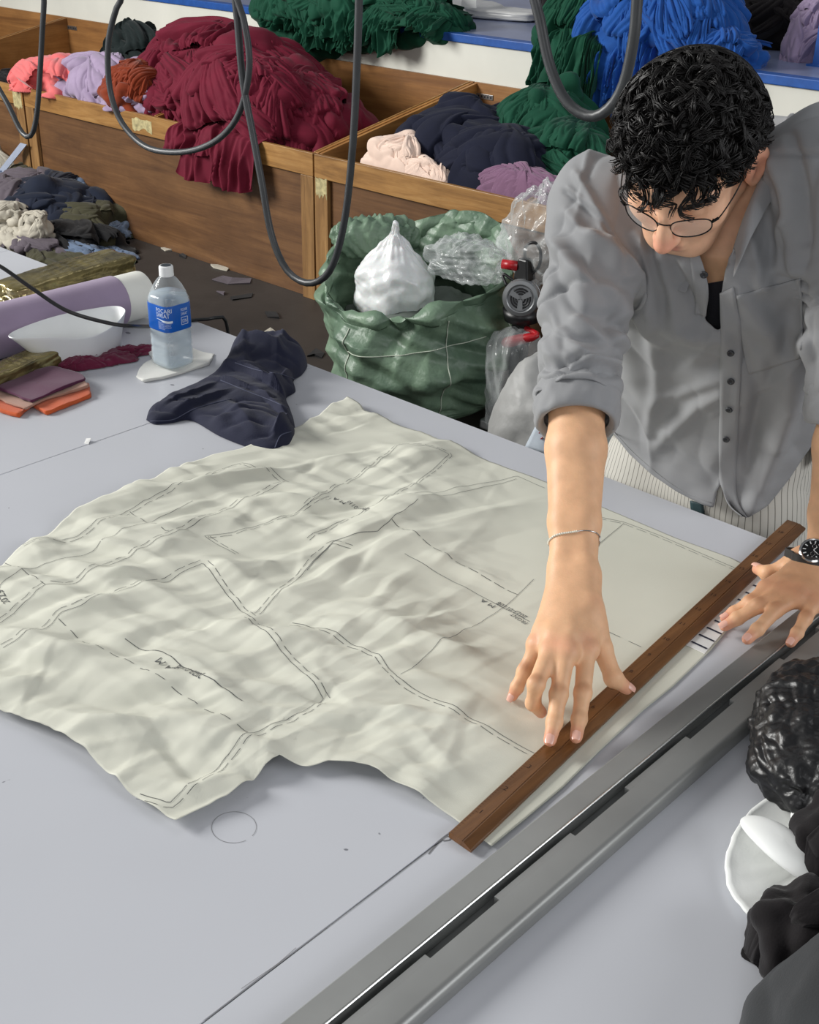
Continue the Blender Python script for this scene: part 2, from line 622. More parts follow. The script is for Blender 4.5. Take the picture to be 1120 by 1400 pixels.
for k in range(420):                       # small facets, strong on the left and middle of the sheet
    u, v = _cr.uniform(-60, 800), _cr.uniform(560, 1110)
    c = px(u, v)[:2]
    wgt = 0.35 + 0.65 * math.exp(-((u - 380) / 330) ** 2) if u < 640 else 0.30
    ang = _cr.normal(0.15, 0.75)
    L = _cr.uniform(0.03, 0.13)
    d = np.array([math.cos(ang), math.sin(ang)])
    d = d[0] * np.array([0.73, 0.68]) + d[1] * np.array([-0.68, 0.73])
    _crease(c - d * L, c + d * L, _cr.choice([-1, 1, 1]) * _cr.uniform(0.0015, 0.0055) * wgt, _cr.uniform(0.006, 0.028), _cr.uniform(0.012, 0.05))
for a, b, h, w1, w2 in [((95, 806), (250, 800), 0.012, 0.012, 0.05), ((165, 690), (400, 652), 0.020, 0.045, 0.03), ((20, 770), (120, 735), 0.016, 0.05, 0.04),
                        ((0, 880), (150, 910), 0.014, 0.05, 0.03), ((90, 905), (330, 960), 0.014, 0.05, 0.04), ((20, 960), (240, 1050), 0.016, 0.06, 0.035),
                        ((260, 800), (420, 775), 0.013, 0.03, 0.05), ((330, 860), (560, 730), 0.012, 0.04, 0.025), ((380, 790), (620, 690), 0.012, 0.03, 0.05),
                        ((480, 720), (560, 690), 0.012, 0.03, 0.03), ((560, 735), (780, 680), 0.012, 0.07, 0.03), ((430, 640), (520, 622), 0.010, 0.03, 0.02),
                        ((250, 905), (320, 985), 0.012, 0.03, 0.05), ((300, 905), (430, 860), 0.010, 0.04, 0.03), ((420, 910), (520, 840), 0.009, 0.03, 0.04),
                        ((600, 780), (700, 800), 0.007, 0.02, 0.03), ((520, 860), (720, 930), 0.006, 0.03, 0.04), ((520, 960), (660, 1100), 0.005, 0.02, 0.03),
                        ((380, 1048), (300, 1010), 0.010, 0.05, 0.04), ((200, 1000), (360, 1040), 0.016, 0.045, 0.06), ((640, 960), (560, 1060), 0.004, 0.02, 0.02),
                        ((60, 850), (230, 830), 0.010, 0.04, 0.03), ((330, 690), (470, 700), 0.009, 0.03, 0.03), ((180, 740), (330, 720), 0.010, 0.04, 0.04)]:
    _crease(px(*a)[:2], px(*b)[:2], h, w1, w2)

PAPER_EDGE = np.concatenate([resample(P_BOT, 160), resample(P_LEFT, 160)])


def paper_h(XY):
    XY = np.asarray(XY, float).reshape(-1, 2)
    z = np.zeros(len(XY))
    P3 = np.column_stack([XY, np.zeros(len(XY))])
    wv = vnoise(P3 * 7.0, 3) * 0.012
    Q = XY + wv[:, :2]
    for a, b, h, w1, w2 in CREASES:
        d = b - a
        L = np.linalg.norm(d)
        d = d / L
        r = Q - a
        t = r @ d
        s = r @ np.array([-d[1], d[0]])
        m = (t > -w2) & (t < L + w2) & (s > -w1 * 1.05) & (s < w2 * 1.05)
        if not m.any():
            continue
        tt, ss = t[m], s[m]
        end = np.clip(np.minimum(tt + w2 * 0.6, L + w2 * 0.6 - tt) / (0.45 * L + w2), 0, 1)
        prof = np.where(ss < 0, 1 + ss / w1, 1 - ss / w2)
        z[m] += h * end * np.clip(prof, 0, 1)
    s = XY @ np.array([0.733, 0.680])          # to the right across the sheet
    wl = 1 - 0.85 * sstep(-0.02, 0.22, s)
    Qw = XY + vnoise(P3 * 3.0, 13)[:, :2] * 0.03
    for k in range(11):                          # flat facets meeting in straight creases
        an = 2.32 + 0.75 * math.sin(k * 2.399 + .6)
        ph = Qw @ np.array([math.cos(an), math.sin(an)]) * (5.5 + 2.1 * k) + 0.31 * k
        tri = np.abs(2 * (ph - np.floor(ph)) - 1)
        z += wl * (0.0160 / (1 + 0.48 * k)) * tri * sstep(-0.05, 0.35, noise(P3 * (2.2 + 0.5 * k), 60 + 3 * k))
    z += wl * (0.009 * noise(P3 * 5.0, 21))
    z += 0.0008 * noise(P3 * 18.0, 31)
    flat = sstep(0.30, 0.12, s)                 # flat under the ruler
    z = z * (0.12 + 0.88 * flat)
    rl = np.abs((XY - np.array([-0.632, 0.786])) @ np.array([0.996, 0.088]))
    z *= 0.05 + 0.95 * sstep(0.02, 0.09, rl)
    return TT + 0.0016 + np.maximum(z + 0.0035 * wl * flat, 0)


NU, NV = 330, 250
S = coons(P_TOP, P_RIGHT, P_BOT, P_LEFT, NU, NV).reshape(-1, 2)
PZ = paper_h(S)
# the free edge on the left lifts off the table a little
de = np.full(len(S), 1.0)
for k in range(0, len(PAPER_EDGE), 4):
    de = np.minimum(de, np.hypot(S[:, 0] - PAPER_EDGE[k, 0], S[:, 1] - PAPER_EDGE[k, 1]))
PV = np.column_stack([S, PZ])
PF = gridfaces(NU, NV)[:, ::-1]
PAPERM = mat('pattern paper', (216, 216, 202), 0.7, 0.02, 3.0, 0.10, 900, spec=0.25)
paper = mesh('sewing_pattern', PV, PF, PAPERM, None, True, origin=(-1.0, 1.1, TT))
tag(paper, 'large crumpled cream paper sewing pattern spread over the table', 'pattern')
md = paper.modifiers.new('thickness', 'SOLIDIFY'); md.thickness = 0.0006; md.offset = -1

INK = mat('grey ink', (92, 94, 94), 0.8)


def ribbon(mb, pts, w=0.0008, lift=0.0006, dash=None, off=0.0):
    P = resample(pts, max(8, int(np.linalg.norm(np.diff(pts, axis=0), axis=1).sum() / 0.006)))
    T = np.gradient(P, axis=0); T /= np.linalg.norm(T, axis=1)[:, None] + 1e-9
    N = np.column_stack([-T[:, 1], T[:, 0]])
    P = P + N * off
    A, B = P - N * w / 2, P + N * w / 2
    zA, zB = paper_h(A) + lift, paper_h(B) + lift
    V = np.empty((2 * len(P), 3))
    V[0::2] = np.column_stack([A, zA]); V[1::2] = np.column_stack([B, zB])
    F = []
    for i in range(len(P) - 1):
        if dash and (i % dash[0]) >= dash[1]:
            continue
        F.append((2 * i, 2 * i + 2, 2 * i + 3, 2 * i + 1))
    mb.add(V, F)


def crop(pts, ox, oy, s):
    return pxs([(ox + u / s, oy + v / s) for u, v in pts])


ink = MB()
SEAMS = [
    (crop([(90, 440), (180, 415), (290, 400), (430, 330), (600, 255), (730, 200), (850, 135), (925, 110), (1110, 190), (870, 295), (750, 365), (640, 420), (430, 520), (260, 605), (180, 605), (0, 730)], 0, 600, 2.8), -0.008),
    (crop([(20, 850), (60, 835), (130, 800), (240, 710), (330, 695), (450, 635), (650, 570), (780, 515), (890, 640), (960, 720)], 0, 600, 2.8), 0.008),
    (crop([(670, 635), (780, 740), (885, 845), (830, 890), (685, 960), (600, 1040), (465, 1140), (385, 1110)], 0, 540, 2.0), 0.008),
    (crop([(0, 545), (100, 580), (200, 625), (245, 680), (400, 760), (560, 835)], 400, 540, 1.697), -0.007),
    (crop([(710, 625), (905, 430), (960, 440)], 0, 540, 2.0), 0.008),
    (crop([(0, 320), (410, 50), (605, 90), (460, 220), (250, 330), (0, 445)], 420, 600, 3.111), 0.006),
    (crop([(345, 375), (440, 395), (560, 440), (850, 565)], 680, 560, 2.545), -0.006),
    (crop([(645, 445), (560, 400), (640, 390), (800, 340), (900, 300)], 0, 540, 2.0), -0.006),
]
for pts, off in SEAMS:
    ribbon(ink, pts)
    ribbon(ink, pts, off=off, dash=(4, 3))
SINGLE = [
    (crop([(345, 695), (450, 740), (560, 820), (665, 878)], 0, 540, 2.0), None, 0.0011),
    (crop([(0, 600), (90, 540), (300, 480), (440, 410), (740, 270)], 0, 600, 2.8), None, 0.0008),
    (crop([(20, 490), (180, 605)], 0, 600, 2.8), (4, 3), 0.0009),
    (pxs([(82, 860), (120, 890), (190, 930), (250, 965), (340, 1020)]), (5, 3), 0.0009),
    (crop([(230, 320), (370, 400), (530, 470)], 400, 540, 1.697), (4, 3), 0.0011),
    (crop([(260, 390), (430, 470), (550, 530)], 400, 540, 1.697), None, 0.0009),
    (crop([(250, 670), (500, 490), (560, 430)], 400, 540, 1.697), None, 0.0007),
    (crop([(455, 285), (890, 165), (1010, 215)], 420, 600, 3.111), None, 0.0008),
    (crop([(485, 305), (890, 178)], 420, 600, 3.111), None, 0.0008),
    (crop([(470, 320), (300, 440), (110, 475), (0, 590)], 420, 600, 3.111), None, 0.0010),
    (crop([(350, 475), (440, 400)], 680, 560, 2.545), None, 0.0008),
    (crop([(370, 770), (500, 830)], 680, 560, 2.545), (6, 4), 0.0009),
    (crop([(500, 305), (640, 400), (740, 380)], 0, 600, 2.8), (5, 3), 0.0009),
]
for pts, dash, w in SINGLE:
    ribbon(ink, pts, w, dash=dash)
o = ink.build('pattern_lines', INK, paper)
o['kind'] = 'stuff'


def drape_text(body, p0, p1, h, flip=True, name='printed_code', italic=0.0):
    """letters printed on the sheet along p0 -> p1 (upside down for the photographer when flip)"""
    c = bpy.data.curves.new(name, 'FONT'); c.body = body; c.size = 1.0; c.resolution_u = 2
    ob = bpy.data.objects.new('t', c); COL.objects.link(ob)
    dg = bpy.context.evaluated_depsgraph_get()
    me = bpy.data.meshes.new_from_object(ob.evaluated_get(dg))
    bpy.data.objects.remove(ob)
    V = np.array([v.co[:] for v in me.vertices])[:, :2]
    F = [tuple(p.vertices) for p in me.polygons]
    V[:, 0] -= V[:, 0].min()
    wd = V[:, 0].max()
    a, b = px(*p0)[:2], px(*p1)[:2]
    if flip: a, b = b, a
    d = b - a; L = np.linalg.norm(d); d /= L
    n = np.array([-d[1], d[0]])
    XY = a + V[:, :1] * (L / wd) * d + V[:, 1:2] * h * n
    o = mesh(name, np.column_stack([XY, paper_h(XY) + 0.0007]), F, INK, paper, False)
    return o


drape_text('2023-01108', (247, 926), (283, 948), 0.016)
drape_text('A M', (222, 917), (240, 931), 0.015)
drape_text('2023-01108', (683, 826), (722, 846), 0.013)
drape_text('M A', (660, 823), (678, 832), 0.012)
drape_text('FRONT', (701, 842), (722, 854), 0.010)
drape_text('2023-0110', (478, 694), (505, 706), 0.012)
drape_text('M A', (458, 690), (474, 697), 0.012)
drape_text('2023-0110', (-8, 800), (16, 835), 0.014, name='printed_code')

# black graduation bars printed near the right edge
gb = MB()
for k in range(10):
    t = k / 9.0
    a = px(945 + (1040 - 945) * t, 880 + (793 - 880) * t)[:2]
    b = px(966 + (1058 - 966) * t, 890 + (800 - 890) * t)[:2]
    d = (b - a) / np.linalg.norm(b - a); n = np.array([-d[1], d[0]]) * 0.0018
    q = np.array([a - n, b - n, b + n, a + n])
    gb.add(np.column_stack([q, np.full(4, TT + 0.0040)]), [(0, 1, 2, 3)])
# the white strip that carries them
st = pxs([(938, 884), (948, 871), (1045, 780), (1072, 792), (988, 867), (963, 896)])
V = [(x, y, TT + 0.0022) for x, y in st] + [(x, y, TT + 0.0032) for x, y in st]
F = [tuple(range(6))[::-1], tuple(range(6, 12))] + [(i, (i + 1) % 6, (i + 1) % 6 + 6, i + 6) for i in range(6)]
strip = mesh('measuring_strip', V, F, mat('white card', (232, 232, 230), 0.7, 0.02), None, False, origin=(st[0][0], st[0][1], TT))
tag(strip, 'narrow white paper strip with black graduation bars beside the wooden ruler', 'paper strip')
gb.build('graduation_bars', mat('blue black ink', (34, 36, 58), 0.6), strip)['kind'] = 'stuff'

# ================================================================== RULER
RW = wood('dark ruler wood', (88, 57, 30), (120, 81, 46), (146, 105, 64), 'Y', 0.32, 1.6, 0.3)
rz = TT + 0.0036
a0, b0 = px(611, 1141, rz + 0.007)[:2], px(639, 1153, rz + 0.003)[:2]
a1, b1 = px(1076, 711, rz + 0.007)[:2], px(1112, 714, rz + 0.003)[:2]
rd = (a1 - a0) / np.linalg.norm(a1 - a0)
rn = np.array([rd[1], -rd[0]])
RL = np.linalg.norm(a1 - a0)
RWD = 0.033
rprof = [(0.0, 0.0), (RWD, 0.0), (RWD, 0.0026), (RWD - 0.0012, 0.0036), (0.0215, 0.0078), (0.0205, 0.0078), (0.0200, 0.0072), (0.0192, 0.0072), (0.0188, 0.0080), (0.0012, 0.0080), (0.0, 0.0070)]
np_ = len(rprof)


def on_ruler(s, q, z):
    p = a0 + rd * s + rn * q
    return (p[0], p[1], rz + z)


V = [on_ruler(0.0 + (0.004 * (1 - q / RWD)), q, z) for q, z in rprof] + [on_ruler(RL, q, z) for q, z in rprof]
F = [tuple(range(np_)), tuple(range(np_, 2 * np_))[::-1]] + [(i + np_, (i + 1) % np_ + np_, (i + 1) % np_, i) for i in range(np_)]
ruler = mesh('wooden_ruler', V, F, RW, None, False, origin=on_ruler(0, 0, 0))
tag(ruler, 'long dark brown wooden ruler held down on the paper by both hands', 'ruler')
mk = MB()
for k in range(1, 190):
    s = k * 0.005
    ln = 0.006 if k % 10 == 0 else (0.0045 if k % 5 == 0 else 0.003)
    p = [on_ruler(s - 0.0002, 0.0015, 0.00815), on_ruler(s + 0.0002, 0.0015, 0.00815), on_ruler(s + 0.0002, 0.0015 + ln, 0.00815), on_ruler(s - 0.0002, 0.0015 + ln, 0.00815)]
    mk.add(p, [(3, 2, 1, 0)])
DKI = mat('burnt marks', (46, 24, 12), 0.6)
mk.build('graduations', DKI, ruler)['kind'] = 'stuff'


def flat_text(body, org, xd, yd, size, m, parent, name, lift=0.0):
    c = bpy.data.curves.new(name, 'FONT'); c.body = body; c.size = 1.0; c.resolution_u = 2; c.align_x = 'CENTER'
    ob = bpy.data.objects.new('t', c); COL.objects.link(ob)
    dg = bpy.context.evaluated_depsgraph_get()
    me = bpy.data.meshes.new_from_object(ob.evaluated_get(dg))
    bpy.data.objects.remove(ob)
    V = np.array([v.co[:] for v in me.vertices])
    F = [tuple(p.vertices) for p in me.polygons]
    P = np.asarray(org) + V[:, :1] * size * np.asarray(xd) + V[:, 1:2] * size * np.asarray(yd)
    return P, F


nm = MB()
r3 = np.array([rd[0], rd[1], 0]); n3 = np.array([rn[0], rn[1], 0])
for k in range(1, 19):
    V, F = flat_text(str(k), on_ruler(k * 0.05, 0.009, 0.00818), n3, r3, 0.010, DKI, ruler, 'n')
    nm.add(V, [f for f in F])
nm.build('numerals', DKI, ruler)['kind'] = 'stuff'

# ================================================================== METAL RAIL
ALU = mat('brushed aluminium', (150, 151, 149), 0.40, 0.05, 5, metal=0.40)
ALU2 = mat('polished aluminium', (214, 216, 214), 0.26, 0.03, 5, metal=0.9)
rx0 = -0.5865
Ya, Yb = 0.12, 1.63
skew = 0.0075


def rail_prof(prof, name, m, parent, ya=Ya, yb=Yb, bevel=0.0):
    n = len(prof)
    V = [(rx0 + q + skew * (y - 0.5), y, TT + z) for y in (ya, yb) for q, z in prof]
    F = [tuple(range(n))[::-1], tuple(range(n, 2 * n))] + [(i, (i + 1) % n, (i + 1) % n + n, i + n) for i in range(n)]
    return mesh(name, V, F, m, parent, False)


rail = empty('cutter_rail', (rx0, 0.9, TT), 'long slotted aluminium cutter rail lying along the table beside the ruler', 'rail')
rail_prof([(0, 0.0009), (0.031, 0.0009), (0.031, 0.021), (0.0295, 0.0222), (0.002, 0.0205), (0, 0.0185)], 'left_strip', ALU, rail)
rail_prof([(0.0312, 0.0009), (0.0335, 0.0009), (0.0335, 0.0235), (0.0326, 0.0243), (0.0312, 0.0235)], 'bright_lip', ALU2, rail)
rail_prof([(0.0336, 0.0009), (0.042, 0.0009), (0.042, 0.007), (0.0336, 0.007)], 'groove_floor', mat('groove aluminium', (104, 105, 104), 0.5, 0.05, 5, metal=.3), rail)
# right strip with cut-outs next to the groove
ys = [Ya]
slots = []
yy = 0.40
while yy < 1.5:
    slots.append((yy, yy + 0.105)); yy += 0.235
arc = [(0.0745 + 0.009 * math.sin(t), 0.0115 + 0.009 * math.cos(t)) for t in np.linspace(0, math.pi / 2, 7)]
outer = [(0.048, 0.0009), (0.0835, 0.0009)] + arc[::-1] + [(0.048, 0.0205)]
o = rail_prof(outer, 'right_strip', ALU, rail)
prev = Ya
for a, b in slots + [(Yb, Yb)]:
    rail_prof([(0.0421, 0.0009), (0.0479, 0.0009), (0.0479, 0.0204), (0.0411, 0.0204)], 'groove_rib', ALU, rail, prev, a)
    prev = b
auto_sharp(o, 40)
# ================================================================== SOFT GOODS
def heap(name, c, rx, ry, rz, m, parent=None, yaw=0.0, tilt=0.0, seed=0, amp=0.17, freq=3.0, stretch=5.0, fdir=0.0, res=130, power=2.2, low=0.15, sharp=1.6, radial=0.0, build=True, fine=0.15, layers=16, psize=1.0, pleats=1.0, lift=1.0, spread=0.7):
    """a crumpled lump of cloth: dome with long folds. c = centre of its base"""
    nu, nv = res, max(24, int(res * 0.55))
    th = np.linspace(0, 2 * np.pi, nu, endpoint=False)
    ph = np.linspace(0.02, np.pi * 0.86, nv)
    TH, PH = np.meshgrid(th, ph, indexing='ij')
    D = np.stack([np.cos(TH) * np.sin(PH), np.sin(TH) * np.sin(PH), np.cos(PH)], -1).reshape(-1, 3)
    # superquadric, irregular
    k = (np.abs(D) ** power).sum(1) ** (-1.0 / power)
    rad = k * (1 + low * 2.0 * noise(D * 1.3, seed + 1) + low * noise(D * 2.6, seed + 2))
    Q = D * rad[:, None]
    S = Q * np.array([rx, ry, rz])
    mean = (rx + ry + rz) / 3
    cf0, sf0 = math.cos(fdir), math.sin(fdir)
    # fold field: long rounded folds separated by narrow creases, direction drifting over the lump
    A = S / mean
    wp = vnoise(A * 1.1, seed + 5)
    ang = fdir + 1.3 * noise(A * 0.9, seed + 3)
    ca, sa = np.cos(ang), np.sin(ang)
    # tangent basis on the lump: e1 around, e2 down the slope
    e2 = D * -D[:, 2:3]; e2[:, 2] += 1; e2 /= np.linalg.norm(e2, axis=1)[:, None] + 1e-6
    a1 = np.arctan2(D[:, 1], D[:, 0])
    down = PH.ravel()
    if radial > 0:
        q = np.column_stack([np.cos(a1) * 1.6, np.sin(a1) * 1.6, down * 0.35]) + 0.22 * wp
        B = q
        st = 1.0
    else:
        B = A + 0.30 * wp
        B = np.column_stack([(B[:, 0] * cf0 + B[:, 1] * sf0) / stretch, -B[:, 0] * sf0 + B[:, 1] * cf0, B[:, 2]])
    def fold(f, sd):
        n = noise(B * f, sd)
        return 1.0 - np.exp(-np.abs(n) * 4.2)
    f1 = fold(freq * 0.5, seed + 9)
    f2 = fold(freq * 1.0, seed + 12)
    f3 = fold(freq * 2.0, seed + 15)
    mod = 0.5 + 0.5 * sstep(-0.35, 0.35, noise(A * 1.7, seed + 20))
    d = amp * mean * (1.15 * f1 + 0.62 * f2 * mod + fine * f3 * mod + 0.5 * noise(A * 1.4, seed + 18) - 0.8)
    F = gridfaces(nu, nv, True)
    N = vnormals(S, F)
    if (N[:, 2].mean()) < 0:
        N = -N
        F = F[:, ::-1]
    S = S + N * d[:, None]
    Vs, Fs, n = [S], [F], len(S)
    rng = np.random.RandomState(seed + 500)
    R3 = np.array([rx, ry, rz])
    for k in range(layers):
        # a swag of cloth laid over the lump: pinched at one end, pleats opening towards the other
        el = math.radians(rng.uniform(12, 82))
        az = rng.uniform(0, 2 * math.pi) if rng.rand() < 0.35 else rng.uniform(-2.4, -0.1)
        C0 = np.array([math.cos(el) * math.cos(az), math.cos(el) * math.sin(az), math.sin(el)])
        dn = C0 * C0[2] - np.array([0, 0, 1.0]); dn /= np.linalg.norm(dn) + 1e-9
        sd = np.cross(C0, dn)
        ro = rng.normal(0, spread)
        e2, e1 = dn * math.cos(ro) + sd * math.sin(ro), sd * math.cos(ro) - dn * math.sin(ro)
        ws, wl = rng.uniform(0.45, 1.0) * psize, rng.uniform(0.7, 1.35) * psize
        ms, mt = 56, 40
        s_, t_ = np.meshgrid(np.linspace(-1, 1, ms), np.linspace(-1, 1, mt), indexing='ij')
        s_, t_ = s_.ravel(), t_.ravel()
        pin = 0.42 + 0.58 * sstep(-1, 0.7, t_)
        jag = 0.22 * noise(np.column_stack([s_ * 1.5, t_ * 0 + k, t_ * 0]), seed + k)
        bow = rng.normal(0, 0.35)
        q = C0 + np.outer(s_ * pin * ws * 0.5 + bow * 0.25 * wl * t_ ** 2, e1) + np.outer((t_ * (1 + jag)) * wl * 0.5, e2)
        q = q / (np.linalg.norm(q, axis=1)[:, None])
        P_ = q * R3 * ((np.abs(q) ** power).sum(1) ** (-1.0 / power))[:, None]
        npl = rng.uniform(2.2, 4.2) * pleats
        ph = np.column_stack([s_ * npl * 0.5 + 0.25 * noise(np.column_stack([s_ * 1.2, t_ * 1.2, t_ * 0 + k]), seed + 2), t_ * 0.45 + k * 3.1, t_ * 0])
        h = (1 - np.exp(-np.abs(noise(ph, seed + k)) * 5.0)) + 0.45 * (1 - np.exp(-np.abs(noise(ph * 2.3, seed + k + 3)) * 4.0))
        h *= 0.55 + 0.45 * t_ * 0.8 + 0.2
        edge = np.minimum(np.minimum((1 - np.abs(s_)) / 0.28, (1 + t_) / 0.25), 1.0)
        fr = np.minimum((1 - t_) / 0.10, 1.0)
        off = (0.045 + 0.11 * k / max(1, layers)) * np.clip(edge, -0.6, 1) * (0.55 + 0.45 * fr) - 0.03 * (1 - np.clip(edge, 0, 1))
        nn = q / R3; nn /= np.linalg.norm(nn, axis=1)[:, None]
        P_ = P_ + nn * (mean * (off * lift + amp * 0.62 * h * np.clip(edge, 0, 1) + 0.02 * noise(q * 4.0, seed + k)))[:, None]
        f_ = gridfaces(ms, mt)
        Vs.append(P_); Fs.append(f_ + n); n += len(P_)
    S = np.concatenate(Vs)
    Fl = np.concatenate(Fs)
    Rm = rotm('Z', math.degrees(yaw)) @ rotm('X', math.degrees(tilt))
    V = S @ Rm.T + np.asarray(c)
    if not build:
        return V, Fl
    return mesh(name, V, Fl, m, parent, True, origin=c)


def multi(name, lumps, m, origin, label, cat='cloth', group=None, floor_z=None, extra=None, clampbox=None):
    Vs, Fs, n = [], [], 0
    for kw in lumps:
        V, F = heap('x', m=None, build=False, **kw)
        Vs.append(V); Fs.append(F + n); n += len(V)
    nl = n
    for V, F in (extra or []):
        Vs.append(V); Fs.append(np.asarray(F) + n); n += len(V)
    V = np.concatenate(Vs)
    if floor_z is not None:
        V[:, 2] = np.maximum(V[:, 2], floor_z + 0.002 + 0.0005 * noise(V * 30, 2))
    if clampbox is not None:
        x0, x1, y0, y1, zt = clampbox
        m_ = V[:, 2] < zt(V) if callable(zt) else V[:, 2] < zt
        m_ &= np.arange(len(V)) < nl
        for ax_, a_, b_ in ((0, x0, x1), (1, y0, y1)):      # press softly against the boards
            q = V[:, ax_]; e_ = .035
            lo_ = m_ & (q < a_ + e_); hi_ = m_ & (q > b_ - e_)
            V[lo_, ax_] = a_ + e_ * np.exp(np.maximum((q[lo_] - a_ - e_) / e_ * .35, -6))
            V[hi_, ax_] = b_ - e_ * np.exp(np.maximum(-(q[hi_] - b_ + e_) / e_ * .35, -6))
    o = mesh(name, V, np.concatenate(Fs), m, None, True, origin=origin)
    return tag(o, label, cat, group)


def zdiv(V):
    """height of the bin sides at V"""
    return ZF + (ZB - ZF) * np.clip((V[:, 1] - FY) / (RY - FY), 0, 1)


def in_bay(k, over=0.0):
    """clamp box of bay k (k=0 right of XJ, -1 left of it ...)"""
    return (XJ + k * PITCH + 0.03, XJ + (k + 1) * PITCH - 0.03, FY + 0.045, RY - 0.03, zdiv)


MAROON = fabric('maroon jersey', (104, 14, 40), 0.8, 0.05, 0.06)
NAVY = fabric('navy cloth', (18, 22, 42), 0.85, 0.05, 0.05)
GREEN = fabric('bottle green jersey', (12, 70, 50), 0.8, 0.06, 0.06)
DKGREEN = fabric('black green jersey', (10, 26, 26), 0.8, 0.06, 0.12)
CORAL = fabric('coral fleece', (228, 112, 112), 0.9, 0.03, 0.3)
LAV = fabric('lavender jersey', (160, 142, 170), 0.85, 0.04, 0.25)
MAUVE = fabric('mauve jersey', (124, 90, 116), 0.85, 0.04, 0.25)
RUST = fabric('rust jersey', (128, 48, 16), 0.85, 0.05, 0.2)
PEACH = fabric('pale peach jersey', (232, 206, 190), 0.85, 0.03, 0.2)
ROYAL = fabric('royal blue jersey', (24, 80, 156), 0.8, 0.05, 0.15)
BLACKC = fabric('black cloth', (20, 16, 18), 0.85, 0.08, 0.12)


def P3(u, v, y, z=None):
    return py(u, v, y) if z is None else px(u, v, z)


# maroon heap (bays -2 / -1, mostly the right one) hanging over the front rail
def c_at(u, v, y, dz=0.0):
    p = py(u, v, y); return (p[0], p[1], p[2] + dz)


L = []
L.append(dict(c=c_at(318, 150, 4.42, -0.16), rx=0.62, ry=0.42, rz=0.52, seed=3, layers=46, psize=0.75, pleats=1.3, amp=0.15, fdir=0.5, res=130, low=0.10))
L.append(dict(c=c_at(400, 175, 4.30, -0.12), rx=0.46, ry=0.34, rz=0.34, seed=8, layers=30, psize=0.8, pleats=1.3, amp=0.16, fdir=-0.5, res=130))
L.append(dict(c=c_at(262, 165, 4.20, -0.10), rx=0.36, ry=0.28, rz=0.34, seed=14, layers=24, psize=0.9, pleats=1.2, amp=0.17, fdir=1.2, res=130))
L.append(dict(c=c_at(330, 150, 4.05, -0.10), rx=0.40, ry=0.20, rz=0.34, seed=19, layers=22, psize=0.9, pleats=1.2, amp=0.17, fdir=0.2, res=130))
L.append(dict(c=c_at(445, 180, 4.32, -0.10), rx=0.26, ry=0.30, rz=0.18, seed=22, layers=14, fdir=0.8, res=130))


def hang(pts_top, length, out, seed, nfold=7, amp=0.03, nu=110, nv=50, back=0.25, taper=0.1, jag=0.05, vary=0.5):
    """cloth hanging over an edge: follows pts_top (world), lies back over the edge and drops down in front"""
    T = resample(np.asarray(pts_top, float), nu)
    d = np.gradient(T, axis=0); d[:, 2] = 0; d /= np.linalg.norm(d, axis=1)[:, None]
    nrm = np.column_stack([d[:, 1], -d[:, 0], np.zeros(nu)])       # outward (towards the viewer)
    if nrm[:, 1].mean() > 0: nrm = -nrm
    s = np.linspace(0, 1, nu)
    P1 = np.column_stack([s * nfold, np.full(nu, seed * 1.7), np.zeros(nu)])
    ln = length * (1 - jag + jag * 2 * noise(P1 * 1.3, seed) + 0.0) * (0.75 + 0.25 * np.sin(np.pi * np.clip(s, 0, 1)) ** 0.5)
    V = np.zeros((nu, nv, 3))
    for j in range(nv):
        t = j / (nv - 1)
        if t < 0.3:
            q = (0.3 - t) / 0.3
            pos = T - nrm * back * q + np.array([0, 0, 0.03 * math.sin(q * 3)])[None]
            f = 0.35 + 0.3 * (1 - q)
        else:
            q = (t - 0.3) / 0.7
            pos = T + nrm * (out * (1 - math.exp(-3 * q)))[:, None] if False else T + nrm * (out * (1 - math.exp(-3 * q))) - np.array([0, 0, 1.0])[None] * (ln * q)[:, None]
            f = 0.65 + 0.35 * q
        ph = np.column_stack([s * nfold + 0.35 * noise(P1 * 0.8 + t * 1.3, seed + 4), np.full(nu, t * vary), np.full(nu, 0.0)])
        r = ridge(ph, seed + 2, 1.2) + 0.5 * ridge(ph * 2.1, seed + 6, 1.0)
        cx = (s - 0.5)[:, None] * d * (-taper * (1 - f)) * np.linalg.norm(T[-1] - T[0])
        V[:, j] = pos + nrm * (amp * f * r)[:, None] + cx + np.array([0, 0, 1.0])[None] * (amp * 0.5 * (1 - f) * r)[:, None]
    return V.reshape(-1, 3), gridfaces(nu, nv)


ext = [hang([c_at(262, 185, FY - 0.012, 0.02), c_at(300, 190, FY - 0.015, 0.05), c_at(358, 205, FY - 0.012, 0.02)], 0.26, 0.05, 5, 6, 0.05, back=0.3),
       hang([c_at(240, 178, FY - 0.012, 0.015), c_at(265, 182, FY - 0.02, 0.03), c_at(300, 190, FY - 0.012, 0.02)], 0.12, 0.05, 9, 4, 0.05, back=0.3)]
mar = multi('cloth_heap', L, MAROON, c_at(320, 200, 4.3), 'big maroon cloth heap spilling over the front of the wooden bin', 'cloth heap', extra=ext,
            clampbox=(XJ - 1.62 * PITCH, XJ - 0.03, FY + 0.045, RY - 0.03, lambda V: np.where((V[:, 1] < FY + 0.05), ZF - .03, zdiv(V))))

